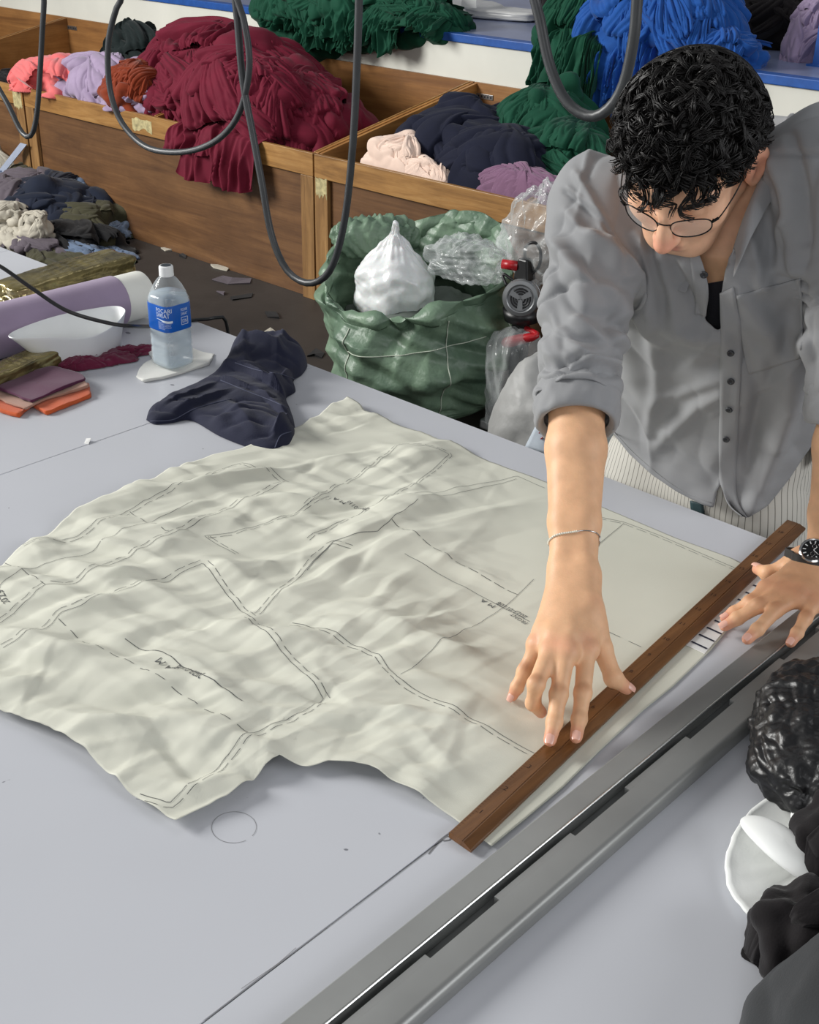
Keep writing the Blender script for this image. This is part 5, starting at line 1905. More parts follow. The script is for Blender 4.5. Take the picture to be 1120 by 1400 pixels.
# ================================================================== THINGS ON THE TABLE
# lavender fabric roll on a white core
ax0, ax1 = px(190, 403, TT + 0.058), px(0, 452, TT + 0.058)
rdir = nrmz(ax1 - ax0)
ROLLF = mat('lavender roll cloth', (158, 140, 166), 0.6, 0.05, 6, bump=0.06, bscale=200, sheen=0.2)
roll = empty('fabric_roll', ax0, 'roll of lavender fabric on a wide white core at the left', 'fabric roll')
u1 = nrmz(np.cross(rdir, v3(0, 0, 1))); u2 = np.cross(u1, rdir)


def cyl_prof(prof, name, m, parent, seg=56, wob=0.0):
    a = np.linspace(0, 2 * np.pi, seg, endpoint=False)
    V = []
    for t in a:
        for s_, r in prof:
            V.append(ax0 + rdir * s_ + (u1 * math.cos(t) + u2 * math.sin(t)) * (r + wob * math.sin(3 * t + s_ * 9)))
    return mesh(name, V, gridfaces(seg, len(prof), True), m, parent, True)


auto_sharp(cyl_prof([(-.004, .046), (-.010, .0475), (-.010, .0535), (-.006, .0545), (0.01, .0545), (1.25, .0545)], 'core', mat('white card core', (236, 236, 228), 0.6, 0.02), roll), 40)
auto_sharp(cyl_prof([(-.0035, .046), (0.25, .046)], 'core_inside', mat('white card core', (236, 236, 228)), roll), 40)
cyl_prof([(0.062, .0548), (0.0625, .0570), (0.064, .0577)] + [(0.07 + k * .05, .0578) for k in range(24)], 'fabric', ROLLF, roll, wob=0.0003)


def crumple(V, amp, seed, f=9.0, k=6):
    z = np.zeros(len(V))
    Qw = V + vnoise(V * 4.0, seed) * 0.014
    r = np.random.RandomState(seed)
    for i in range(k):
        d = nrmz(r.normal(size=3))
        ph = Qw @ d * f * (1 + .55 * i) + r.rand()
        z += amp / (1 + .45 * i) * (np.abs(2 * (ph - np.floor(ph)) - 1) - .5) * sstep(-.15, .3, noise(V * f * .25, seed + 7 * i))
    return z


def bag(name, c, r3, m, seed, amp=.03, f=7.0, parent=None, flat_z=None, power=2.4, res=110, lobes=0.15, yaw=0, fold=0.0, build=True, pull=None, fine=0.0):
    """crumpled bag: closed irregular lump with faceted creases; pull = (height, radius) of a gathered neck"""
    nu, nv = res, int(res * .7)
    th = np.linspace(0, 2 * np.pi, nu, endpoint=False); ph = np.linspace(.01, np.pi - .01, nv)
    A_, B_ = np.meshgrid(th, ph, indexing='ij')
    D = np.stack([np.cos(A_) * np.sin(B_), np.sin(A_) * np.sin(B_), np.cos(B_)], -1).reshape(-1, 3)
    k = (np.abs(D) ** power).sum(1) ** (-1 / power)
    S = D * (k * (1 + lobes * noise(D * 1.7, seed) + .5 * lobes * noise(D * 3.4, seed + 1)))[:, None] * np.asarray(r3)
    if pull is not None:
        hgt, rad = pull
        t = sstep(.35, 1.0, D[:, 2])
        S[:, :2] *= (1 - t * (1 - rad))[:, None]
        S[:, 2] += t * hgt
        fl = sstep(.93, 1.0, D[:, 2])
        a1 = A_.ravel()
        S[:, 0] += fl * np.cos(a1) * .0; S[:, 2] += fl * hgt * .35
        pl = np.sin(a1 * 11 + 2 * noise(D * 2, seed + 3)) * .5 + .5 * np.sin(a1 * 19 + seed)
        S[:, :2] *= (1 + .10 * t * pl)[:, None]
    F = gridfaces(nu, nv, True)
    N = vnormals(S, F)
    if (N * S).sum(1).mean() < 0: N = -N; F = F[:, ::-1]
    d = crumple(S * (.35 / max(r3)), amp, seed + 2, f)
    if fold:
        d += fold * (1 - np.exp(-np.abs(noise(S / np.mean(r3) * np.array([2.2, 2.2, .8]), seed + 5)) * 5) - .5)
    if fine:
        d += fine * (np.abs(noise((S + vnoise(S * 12, seed) * .02) * np.array([70, 24, 60]), seed + 9)) + .5 * np.abs(noise(S * np.array([40, 110, 80]), seed + 11)))
    V = S + N * d[:, None]
    V = V @ rotm('Z', yaw).T + np.asarray(c)
    if flat_z is not None: V[:, 2] = np.maximum(V[:, 2], flat_z)
    if not build: return V, F
    return mesh(name, V, F, m, parent, True, origin=c)


FILM = mat('bronze film', (128, 116, 74), 0.16, 0.3, 18, bump=0.5, bscale=45, metal=0.55, spec=0.8)
pg = bag('film_package', (px(78, 384, TT + .035)) + v3(0, 0.03, 0), (.056, .19, .030), FILM, 7, .003, 14, flat_z=TT + .001, power=9, lobes=.05, yaw=8)
tag(pg, 'film-wrapped bronze package lying behind the lavender roll', 'package')
pg2 = bag('film_package', px(26, 505, TT + .022), (.032, .13, .022), FILM, 12, .003, 14, flat_z=TT + .001, power=8, lobes=.06, yaw=14)
tag(pg2, 'small film-wrapped bronze package at the left edge before the white tray', 'package')

# white moulded tray (boat shaped)
tc = px(113, 489, TT)
la = nrmz(px(150, 470, TT) - px(58, 492, TT)); lb = v3(-la[1], la[0], 0)
n, m_ = 72, 22
V = []
prof_t = [(0.0, .004, 0), (.6, .003, 0), (.92, .004, 0), (1.0, .012, 0)] + [(1.0 + .20 * (t ** 1.2), .012 + t * .068, t) for t in np.linspace(.1, 1, 9)] + [(1.19, .0815, 1), (1.165, .080, 1)] + [(1.0 + .16 * (t ** 1.2), .014 + t * .066, t) for t in np.linspace(.9, .1, 6)] + [(.94, .011, 0), (0.5, .008, 0), (0, .008, 0)]
for i in range(n):
    a = 2 * math.pi * i / n
    ca, sa = math.cos(a), math.sin(a)
    rl = .090 * (1 + .10 * max(0, -ca) ** 2); rb = .043
    tip = max(0, -ca) ** 3
    back = max(0, sa)
    for q, z, t in prof_t:
        fl = 1 + .32 * t * tip
        zz = z * (1 + .05 * back - .24 * max(0, -sa) ** 1.5 * t * (1 - abs(ca) ** 2) + .10 * max(0, ca) ** 3 + 0.0 * tip)
        p = tc + la * (q * rl * ca * fl) + lb * (q * rb * np.sign(sa) * abs(sa) ** .85) + v3(0, 0, zz + .001)
        V.append(p)
F = gridfaces(n, len(prof_t), True)
tray = mesh('moulded_tray', np.array(V), F, mat('white moulded plastic', (238, 240, 240), 0.35, 0.02, 5), None, True, origin=tc)
auto_sharp(tray, 70)
tag(tray, 'white moulded boat-shaped tray standing before the lavender roll', 'tray')


def slab_cloth(name, poly, z0, h, m, seed, label, cat='cloth', group=None, ripple=.003):
    """folded piece of cloth: rounded flat pad with a wavy outline"""
    P_ = pxs(poly, z0)
    P_ = spline(np.column_stack([np.concatenate([P_, P_[:1]]), np.zeros(len(P_) + 1)]), 91)[:-1, :2]
    # keep the corners: mix with the straight outline
    Q_ = resample(np.concatenate([pxs(poly, z0), pxs(poly, z0)[:1]]), 91)[:-1]
    P_ = Q_ * .95 + P_ * .05
    c = P_.mean(0)
    rings = [(1.0, 0.0), (1.012, h * .25), (1.012, h * .7), (1.0, h * .95), (.96, h), (.8, h), (.55, h), (.3, h), (0.02, h)]
    V = []
    for i, p in enumerate(P_):
        for r, z in rings:
            q = c + (p - c) * r
            V.append((q[0], q[1], z))
    V = np.array(V)
    nz = noise(np.column_stack([V[:, :2] * 14, V[:, 2] * 0 + seed]), seed)
    V[:, 2] = z0 + V[:, 2] * (1 + 0) + np.where(V[:, 2] > h * .5, ripple * nz, 0)
    V[:, :2] += .002 * np.column_stack([noise(V * 60, seed), noise(V * 60, seed + 3)])
    F = gridfaces(len(P_), len(rings), True)
    o = mesh(name, V, F[:, ::-1] if True else F, m, None, True, origin=(c[0], c[1], z0))
    N = vnormals(V, F)
    if N[np.arange(len(V)) % len(rings) == 6][:, 2].mean() > 0:
        o.data.flip_normals()
    return tag(o, label, cat, group)


PLUM = fabric('plum cloth', (84, 28, 64), 0.8, .05)
TANC = fabric('dusty pink cloth', (176, 136, 118), 0.85, .05)
ORNG = fabric('orange cloth', (206, 92, 44), 0.85, .05)
slab_cloth('folded_cloth', [(-12, 556), (4, 566), (26, 571), (44, 556), (64, 568), (124, 544), (122, 528), (80, 520), (20, 530), (-12, 540)], TT + .001, .008, ORNG, 3, 'orange folded cloth at the bottom of the small stack on the left', 'cloth', 'folded cloths stacked at the left')
slab_cloth('folded_cloth', [(-12, 540), (10, 552), (36, 560), (60, 548), (122, 530), (112, 522), (60, 514), (10, 522)], TT + .0105, .005, TANC, 5, 'dusty pink folded cloth in the middle of the small stack on the left', 'cloth', 'folded cloths stacked at the left')
slab_cloth('folded_cloth', [(-12, 530), (20, 541), (43, 551), (70, 539), (117, 520), (110, 512), (72, 504), (30, 512), (-5, 521)], TT + .0170, .005, PLUM, 8, 'plum purple folded cloth on top of the small stack on the left', 'cloth', 'folded cloths stacked at the left')

# burgundy strip
mb_ = multi('cloth_scrap', [dict(c=px(130, 497, TT) + v3(0, 0, -.004), rx=.030, ry=.085, rz=.022, yaw=-.35, seed=161, layers=7, psize=1.3, pleats=.7, res=80),
                           dict(c=px(176, 485, TT) + v3(0, 0, -.004), rx=.022, ry=.075, rz=.018, yaw=-.15, seed=165, layers=5, psize=1.3, pleats=.7, res=70)], fabric('burgundy scrap', (106, 28, 58)), px(150, 488, TT),
             'burgundy cloth scrap lying between the white tray and the bottle', 'cloth', floor_z=TT)
# white rag under the bottle
slab_cloth('white_cloth', [(187, 516), (192, 505), (208, 492), (200, 478), (214, 469), (262, 478), (292, 485), (286, 499), (262, 507), (225, 518), (196, 523)], TT + .0005, .004, fabric('white rag', (232, 232, 226), .9, .02), 11,
           'white folded rag under the plastic bottle', 'cloth', ripple=.006)
ZB0 = TT + .0075
# bottle
bc_ = px(237, 497, ZB0)
bt = empty('drink_bottle', bc_, 'clear plastic drink bottle with blue label and white cap on the rag', 'bottle')
pet = plastic('clear bottle plastic', (226, 234, 238), 0.16, 0.06)
yawb = math.atan2(-bc_[1], -bc_[0])
HB = 0.217


def bottle_mesh(prof, name, m, parent, seg=64, sq=.22, smooth_=True):
    V = []
    for i in range(seg):
        a = 2 * math.pi * i / seg
        sqr = (abs(math.cos(2 * (a))) ** 1.0)
        for r, z, s_ in prof:
            k = 1 + s_ * (-.5 + (abs(math.cos(a)) ** 4.5 + abs(math.sin(a)) ** 4.5) ** (-1 / 4.5) - .55)
            t = a + yawb + math.radians(38)
            V.append(bc_ + v3(math.cos(t) * r * k, math.sin(t) * r * k, z))
    return mesh(name, np.array(V), gridfaces(seg, len(prof), True), m, parent, True)


R_ = .0375
shell = [(.001, .003, 0), (.024, .003, 0), (.032, .0005, .3), (.0365, .004, 1), (R_, .012, 1), (R_, .022, 1), (.0365, .025, 1), (R_, .028, 1), (R_, .038, 1), (.0362, .042, 1), (R_, .046, 1), (R_, .056, 1), (.0362, .060, 1), (R_, .064, 1), (R_, .078, 1),
         (.0355, .083, 1), (.0368, .088, 1), (.0368, .136, 1), (R_, .140, 1), (.0372, .148, .8), (.0345, .160, .5), (.029, .174, .2), (.021, .186, 0), (.0148, .192, 0), (.0135, .196, 0), (.0135, .200, 0)]
bottle_mesh(shell, 'bottle_body', pet, bt)
liq = [(max(.001, r - .0016), max(.004, z), s_) for r, z, s_ in shell if z < .155] + [(.034, .157, .5), (.001, .157, 0)]
LIQ = plastic('pale cloudy drink', (196, 212, 222), 0.42, 0.08)
bottle_mesh(liq, 'drink', LIQ, bt)
BLUEL = mat('blue label film', (26, 96, 190), 0.3, 0.04, 12, spec=.5)
lab_prof = [(.0372, .0835, 1), (.0378, .086, 1), (.0378, .137, 1), (.0372, .1395, 1)]
label = bottle_mesh(lab_prof, 'label', BLUEL, bt)
WHT = mat('label print', (226, 236, 246), 0.4, .02)


def label_r(t):
    a = t - yawb - math.radians(38)
    k = 1 + (-.5 + (abs(math.cos(a)) ** 4.5 + abs(math.sin(a)) ** 4.5) ** (-1 / 4.5) - .55)
    return .03795 * k


def on_label(P2, tc_):
    """flat print (x right, y up in metres) wrapped on the label around direction tc_"""
    t = tc_ + P2[:, 0] / .0375
    r = np.array([label_r(q) for q in t]) + .0004
    return bc_ + np.column_stack([np.cos(t) * r, np.sin(t) * r, P2[:, 1]])


facing_t = math.atan2(CAMPOS[1] - bc_[1], CAMPOS[0] - bc_[0])


def label_text(body, x, y, w, h, tc_, mbx, dense=True):
    c = bpy.data.curves.new('t', 'FONT'); c.body = body; c.size = 1.0; c.resolution_u = 2
    ob = bpy.data.objects.new('t', c); COL.objects.link(ob)
    me = bpy.data.meshes.new_from_object(ob.evaluated_get(bpy.context.evaluated_depsgraph_get()))
    bpy.data.objects.remove(ob)
    V = np.array([v.co[:] for v in me.vertices])[:, :2]
    V -= V.min(0); V = V / V.max(0) * np.array([w, h])
    mbx.add(on_label(V + np.array([x, y]), tc_), [tuple(p.vertices) for p in me.polygons])


tl = facing_t - math.radians(20)
pm = MB()
label_text('POCARI', -.017, .1255, .034, .0090, tl, pm)
label_text('SWEAT', -.017, .1152, .030, .0090, tl, pm)
wv_ = []
n = 24
xs_ = np.linspace(-.017, .018, n)
up = .1125 - .0030 * (1 - np.cos((xs_ + .017) / .035 * math.pi)) * .5 - .001
lo = up - .0012 - .0035 * sstep(-.014, .008, xs_)
V = on_label(np.column_stack([np.concatenate([xs_, xs_]), np.concatenate([lo, up])]), tl)
pm.add(V, [(i, i + 1, n + i + 1, n + i) for i in range(n - 1)])
for k, (txt, w) in enumerate((('ION SUPPLY DRINK', .028), ('POCARI SWEAT IS A HEALTHY', .028), ('BEVERAGE THAT SMOOTHLY', .027), ('SUPPLIES THE LOST WATER', .028), ('ELECTROLYTES', .016))):
    label_text(txt, -.013, .1035 - k * .0034, w, .0020, tl, pm)
tr_ = facing_t + math.radians(52)
label_text('POCARI', -.008, .124, .016, .006, tr_, pm)
label_text('SWEAT', -.008, .115, .016, .006, tr_, pm)
q0 = [(-.008, .095), (.008, .095), (.008, .1105), (-.008, .1105)]
for a_, b_ in ((0, 1), (1, 2), (2, 3), (3, 0)):
    A2, B2 = np.array(q0[a_]), np.array(q0[b_]); d2 = (B2 - A2) / np.linalg.norm(B2 - A2); n2_ = np.array([-d2[1], d2[0]]) * .0005
    pm.add(on_label(np.array([A2 - n2_, B2 - n2_, B2 + n2_, A2 + n2_]), tr_), [(0, 1, 2, 3)])
label_text('ION', -.0055, .0985, .011, .008, tr_, pm)
pm.build('label_print', WHT, label)['kind'] = 'stuff'
capp = [(.001, .2145), (.0125, .2145), (.0142, .2132), (.0148, .2105), (.0150, .1975), (.0152, .1965), (.0152, .1935), (.0145, .1930)]
cv, cf = lathe(capp, bc_, 60, cap=False)
ang = np.arctan2(cv[:, 1] - bc_[1], cv[:, 0] - bc_[0])
auto_sharp(mesh('cap', cv, cf, mat('white cap', (240, 242, 242), 0.35, .01), bt, True), 40)
lz = bc_ + v3(0, 0, .2147)
V, F = lathe([(.0001, 0), (.0112, 0)], lz, 40, cap=False)
mesh('cap_print', V, F, mat('dark cap print', (52, 60, 66), .4), bt, False)

# navy shorts
shc = px(335, 555, TT)
vr = nrmz(v3(ROT[0, 0], ROT[1, 0], 0)); vb = v3(-vr[1], vr[0], 0)     # right / away across the table


def tb(u, v, z=0): return px(u, v, TT) + v3(0, 0, z)


SHN = fabric('navy cotton shorts', (32, 35, 56), 0.85, .05, .10, .2)
OUT = [(200, 575), (206, 563), (240, 541), (286, 520), (308, 504), (318, 482), (340, 468), (374, 468), (405, 479), (420, 497), (414, 512), (401, 522), (404, 536), (391, 546), (397, 562), (403, 582), (403, 602), (390, 616), (368, 620), (338, 612), (300, 597), (262, 576), (236, 579), (212, 581)]
oc = px(332, 556)[:2]
rim_ = resample(spline(np.concatenate([pxs(OUT), pxs(OUT)[:1]]), 300), 241)[:-1]
nr_ = 90
rr_ = np.linspace(0, 1, nr_)
XY = (oc + (rim_[:, None, :] - oc) * rr_[None, :, None]).reshape(-1, 2)
P3_ = np.column_stack([XY, np.zeros(len(XY))])
edge_ = np.full(len(XY), 9.0)
for q, q2 in zip(rim_, np.roll(rim_, -1, 0)):
    dd_ = q2 - q
    t_ = np.clip(((XY - q) @ dd_) / (dd_ @ dd_), 0, 1)
    edge_ = np.minimum(edge_, np.hypot(XY[:, 0] - q[0] - t_ * dd_[0], XY[:, 1] - q[1] - t_ * dd_[1]))


def bump_at(u, v, r, h):
    c = px(u, v)[:2]
    return h * np.exp(-(np.hypot(XY[:, 0] - c[0], XY[:, 1] - c[1]) / r) ** 2)


hz = .010 + bump_at(365, 500, .085, .052) + bump_at(350, 545, .07, .018) + bump_at(345, 585, .06, .020) + bump_at(255, 560, .05, .010) + bump_at(388, 600, .03, .016)
CRS = [((300, 512), (400, 556), .020, .006, .035), ((318, 488), (395, 512), .016, .010, .022), ((330, 478), (410, 494), .012, .012, .018), ((288, 530), (352, 552), .012, .005, .03),
       ((240, 572), (318, 548), .012, .014, .005), ((225, 566), (290, 536), .008, .006, .018), ((352, 552), (396, 590), .014, .006, .03), ((372, 612), (398, 585), .014, .012, .008),
       ((310, 560), (352, 606), .007, .02, .02), ((400, 520), (372, 545), .012, .01, .014), ((345, 470), (330, 520), .010, .016, .012), ((392, 478), (380, 520), .010, .014, .012), ((290, 590), (345, 575), .006, .02, .02)]
wob_ = vnoise(P3_ * 9, 5)[:, :2] * .010
for a_, b_, h_, w1, w2 in CRS:
    A2, B2 = px(*a_)[:2], px(*b_)[:2]
    d_ = B2 - A2; L_ = np.linalg.norm(d_); d_ /= L_
    r_ = XY + wob_ - A2
    t_, s_ = r_ @ d_, r_ @ np.array([-d_[1], d_[0]])
    hz += h_ * np.clip(np.minimum(t_ + .012, L_ + .012 - t_) / (.25 * L_ + .012), 0, 1) * np.clip(np.where(s_ < 0, 1 + s_ / w1, 1 - s_ / w2), 0, 1)
hz += .006 * (1 - np.exp(-np.abs(noise((P3_ + vnoise(P3_ * 6, 8) * .02) @ rotm('Z', 30) * np.array([9, 22, 1]), 9)) * 5)) + .003 * noise(P3_ * 30, 4)
hz *= np.sqrt(np.clip(1 - (1 - np.clip(edge_ / .020, 0, 1)) ** 2, 0, 1))
SVt = np.column_stack([XY, TT + .0012 + hz])
Fq = gridfaces(240, nr_, True)
sh = mesh('navy_shorts', SVt, Fq, SHN, None, True, origin=shc)
if sum(p.normal.z for p in list(sh.data.polygons)[::50]) < 0: sh.data.flip_normals()
tag(sh, 'crumpled navy cotton shorts lying on the pattern corner', 'shorts')
bvh_sh = BVHTree.FromPolygons([tuple(v) for v in SVt], [tuple(int(i) for i in f) for f in Fq])
for pts in ([(206, 576), (236, 574), (262, 561), (290, 552), (316, 546)], [(302, 520), (340, 536), (372, 548), (397, 560)], [(376, 612), (384, 596), (398, 590)], [(322, 496), (352, 506), (384, 512), (402, 518)]):
    q_ = [hit(bvh_sh, u, v, .0006) for u, v in spline(pts, 30)]
    q_ = np.array([q[0] for q in q_ if q is not None])
    if len(q_) > 5:
        q_[1:-1] = q_[1:-1] * .5 + .25 * (q_[:-2] + q_[2:])
        mesh('stitched_seam', *tube(q_, .0011, 5), mat('seam thread', (70, 74, 96), .8), sh, True)
# small white paper scrap on the table
sc_ = mesh('paper_scrap', [tb(115, 607, .001), tb(121, 608, .001), tb(125, 603, .006), tb(118, 602, .004), tb(115, 607, 0), tb(121, 608, 0), tb(125, 603, .005), tb(118, 602, .003)],
           [(0, 1, 2, 3), (7, 6, 5, 4), (0, 4, 5, 1), (1, 5, 6, 2), (2, 6, 7, 3), (3, 7, 4, 0)], mat('white card', (232, 232, 230)), None, False, origin=tb(118, 605))
tag(sc_, 'tiny white paper scrap on the table left of the shorts', 'paper scrap')

# thin black cord across the table top
P_ = [py(-40, 345, 1.20), py(0, 364, 1.22), py(45, 395, 1.25), py(92, 425, 1.28), py(150, 442, 1.32), py(188, 446, 1.38), ] + [px(222, 445, TT + .006), px(262, 438, TT + .005), px(288, 436, TT + .004)]
e_ = P_[-1]
P_ += [e_ + v3(.0, .022, -.002), e_ + v3(.0, .05, -.05), e_ + v3(0, .055, -.4), e_ + v3(0, .06, -.88)]
o = mesh('power_cord', *tube(spline(P_, 120), .0042, 8), mat('black cord', (26, 26, 28), .4), None, True, origin=P_[0])
tag(o, 'thin black cord draped across the tray and past the bottle', 'cord')

# black bin liner at the right edge
BLKP = mat('black bin liner', (17, 17, 19), 0.40, 0.1, 20, bump=.35, bscale=90, spec=.6)
bb = bag('black_plastic_bag', px(1136, 1046, TT) + v3(.015, .01, .040), (.115, .150, .052), BLKP, 23, .006, 9, flat_z=TT + .002, power=2.4, res=260, lobes=.07, yaw=20, fine=.006)
tag(bb, 'crumpled black plastic bag on the right beside the metal rail', 'bag')
# white padded cap with foam cups
wc_ = px(1120, 1182, TT)
WCL = fabric('white cotton', (244, 246, 243), .85, .01, .05, .05)
n, prof_c = 90, [(0.02, .004), (.5, .003), (.85, .004), (1.0, .004), (1.09, .007), (1.13, .010), (1.11, .013), (1.06, .0115), (.97, .010), (.8, .009), (.4, .008), (.02, .008)]
V = []
for i in range(n):
    a = 2 * math.pi * i / n
    w = 1 + .03 * math.sin(a * 3 + 1) + .005 * math.sin(a * 17) + .004 * math.sin(a * 31)
    for q, z in prof_c:
        e_ = q * w
        V.append(wc_ + v3(math.cos(a) * .082 * e_, math.sin(a) * .112 * e_, z * (1 + .25 * math.sin(a * 2 + 2)) + .0015))
V = np.array(V)
Nn = noise(V * 40, 5) * .0025
V[:, 2] += np.abs(Nn)
cap_ = mesh('cotton_cup', V @ np.eye(3), gridfaces(n, len(prof_c), True), WCL, None, True, origin=wc_)
tag(cap_, 'white cotton cup-shaped piece lying open below the black bag', 'garment piece')


def pad(c, rx, ry, rz, yaw, label):
    nu, nv = 48, 20
    V = []
    for i in range(nu):
        a = 2 * math.pi * i / nu
        tp = 1 - .38 * max(0, math.cos(a)) ** 2
        for j in range(nv):
            b = math.pi * j / (nv - 1)
            V.append((math.cos(a) * math.sin(b) ** .7 * rx, math.sin(a) * math.sin(b) ** .7 * ry * tp, math.cos(b) * rz * (1 if b < 1.6 else .6)))
    V = np.array(V)
    V[:, 2] += .010 * (1 - (V[:, 0] / rx) ** 2)
    V = V @ rotm('Z', yaw).T + np.asarray(c)
    o = mesh('foam_pad', V, gridfaces(nu, nv, True), mat('white foam', (240, 242, 240), .6, .01), None, True, origin=c)
    return tag(o, label, 'foam pad')


pad(px(1062, 1192, TT) + v3(.0, 0, .028), .060, .024, .009, math.degrees(math.atan2(*(px(1090, 1212, TT) - px(1020, 1145, TT))[1::-1])), 'white oval foam pad lying in the white cotton piece')
pad(px(1095, 1165, TT) + v3(.012, .01, .018), .060, .028, .008, -50, 'second white foam pad, half hidden under black cloth')
# black and dark grey cloth nearest the camera
DGREY = fabric('charcoal cloth', (44, 46, 48), .8, .05, .2)
multi('cloth_heap', [dict(c=px(1135, 1165, TT) + v3(.02, .0, .015), rx=.06, ry=.085, rz=.060, seed=181, amp=.06, freq=2, layers=3, psize=1.5, pleats=.6, res=90),
                     dict(c=px(1082, 1290, TT) + v3(.01, 0, 0), rx=.050, ry=.055, rz=.075, seed=183, amp=.05, freq=2, layers=3, psize=1.5, pleats=.6, res=90)], BLACKC, px(1085, 1260, TT),
      'black cloth heaped over the white cotton piece at the right edge', 'cloth heap', floor_z=TT)
multi('cloth_heap', [dict(c=px(1205, 1400, TT) + v3(.03, -.02, 0), rx=.13, ry=.17, rz=.115, seed=187, layers=2, psize=1.9, pleats=.3, res=120, low=.05, amp=.05, freq=1.6)], DGREY, px(1120, 1400, TT),
      'charcoal cloth heap in the bottom right corner nearest the camera', 'cloth heap', floor_z=TT)

# ================================================================== SACKS AND MACHINE BEHIND THE TABLE
def woven():
    N = NT('green woven polypropylene')
    mp = N.coord()
    nz = N.n('ShaderNodeTexNoise', Scale=7.0, Detail=5.0)
    N.l(mp, 0, nz, 'Vector')
    r = N.ramp([(0.3, lin((82, 106, 88))), (0.7, lin((124, 148, 124)))])
    N.l(nz, 'Fac', r, 'Fac'); N.l(r, 'Color', N.b, 'Base Color')
    w = N.n('ShaderNodeTexChecker', Scale=260.0)
    N.l(mp, 0, w, 'Vector')
    n2 = N.n('ShaderNodeTexNoise', Scale=26.0, Detail=5.0)
    N.l(mp, 0, n2, 'Vector')
    b1 = N.n('ShaderNodeBump', Strength=.15, Distance=.001); N.l(w, 'Fac', b1, 'Height')
    b2 = N.n('ShaderNodeBump', Strength=.5, Distance=.012); N.l(n2, 'Fac', b2, 'Height'); N.l(b1, 0, b2, 'Normal'); N.l(b2, 0, N.b, 'Normal')
    setp(N.b, Roughness=.42, Specular_IOR_Level=.5)
    return N.m


GSK = woven()
gc = v3(-2.98, 3.30, 0)
camd = nrmz(v3(-gc[0], -gc[1], 0)); camr = v3(-camd[1], camd[0], 0)     # towards the viewer / right in view
sack = empty('woven_sack', gc, 'big open green woven sack on the floor in front of the bins', 'sack')
nu, nv = 280, 160
V = np.zeros((nu, nv, 3))
for i in range(nu):
    a = 2 * math.pi * i / nu
    fr_ = math.cos(a)                   # 1 = towards the viewer
    rt = math.sin(a)                    # 1 = right in view
    zr = .50 + .12 * max(0, -fr_) ** 1 + .05 * rt - .09 * max(0, fr_) ** 2 + .03 * math.sin(3 * a + 1)
    for j in range(nv):
        t = j / (nv - 1)
        if t < .62:                     # outside, from the floor up
            q = t / .62
            r = .275 + .075 * math.sin(min(1, q * 1.25) * math.pi * .6) - .03 * q ** 3
            z = zr * q
            if q < .05: r *= .93
        elif t < .70:                   # rolled rim
            q = (t - .62) / .08
            r = .316 - .01 * q + .022 * math.sin(q * math.pi); z = zr + .03 * math.sin(q * math.pi)
        else:
            q = (t - .70) / .30
            r = .300 - .05 * q; z = zr - .20 * q
        V[i, j] = gc + camd * fr_ * r + camr * rt * r * 1.06 + v3(0, 0, z)
V = V.reshape(-1, 3)
F = gridfaces(nu, nv, True)
N = vnormals(V, F)
T_ = np.tile(np.arange(nv) / (nv - 1), nu)
amp_ = np.where(T_ < .06, .2, 1.0)
d = crumple(V - gc, .036, 31, 4.0, 9) + .020 * noise((V - gc) * 5, 3)
# belt folds: the slack cloth sags in big swags around the middle
ang_ = np.arctan2((V - gc) @ camr, (V - gc) @ camd)
for k, (z0, sl, h_) in enumerate(((.20, .10, .035), (.36, -.14, .03), (.30, .2, .028), (.44, .12, .02))):
    d += h_ * np.exp(-(((V[:, 2] - z0) - sl * np.sin(ang_ + k)) / .045) ** 2) * sstep(-.6, .3, np.cos(ang_ - .3 + .5 * k)) * (T_ < .66)
if (N * (V - gc - v3(0, 0, .25)))[T_ < .5].sum(1).mean() < 0: N = -N; F = F[:, ::-1]
V = V + N * (d * amp_)[:, None]
V[:, 2] = np.maximum(V[:, 2], .003)
mesh('sack_body', V, F, GSK, sack, True)
# pale warp threads
th_ = MB()
grid_ = V.reshape(nu, nv, 3)
NG = N.reshape(nu, nv, 3)
for i in (13, 50, 247):
    th_.tube(resample(grid_[i, 10:94] + NG[i, 10:94] * .002, 60), .0022, 5)
th_.tube(np.concatenate([grid_[247:, 72], grid_[:34, 72]]) + np.concatenate([NG[247:, 72], NG[:34, 72]]) * .002, .002, 5)
th_.build('pale_threads', mat('pale thread', (196, 204, 188), .6), sack, True)['kind'] = 'stuff'
# a flap folded back over the rim at the left rear
fl = bag('folded_flap', gc - camd * .16 - camr * .17 + v3(0, 0, .60), (.17, .07, .075), GSK, 35, .02, 7, parent=sack, lobes=.1, res=80, yaw=math.degrees(math.atan2(camr[1], camr[0])) + 10)
WPL = mat('white film bag', (226, 228, 228), 0.3, 0.03, 20, bump=.3, bscale=60, spec=.6, Subsurface_Weight=0.1)
wbg = bag('white_plastic_bag', py(540, 375, 3.22) + v3(0, 0, -.05), (.15, .14, .145), WPL, 41, .007, 5, lobes=.10, pull=(.07, .30), res=150)
tag(wbg, 'white knotted plastic bag sitting in the open green sack', 'bag')
CLR = plastic('clear film', (222, 226, 226), 0.24, .14)
cbg = bag('clear_plastic_bag', py(640, 355, 3.34), (.15, .11, .075), CLR, 45, .020, 6, lobes=.2, res=130)
tag(cbg, 'crumpled clear plastic bag in the right side of the green sack', 'bag')
fill = bag('cloth_offcut', gc + v3(0, 0, .33), (.25, .25, .10), mat('offcut fill', (96, 104, 98), .8), 47, .02, 6, res=60)
tag(fill, 'grey-green offcuts filling the sack below the plastic bags', 'offcuts', kind='stuff')

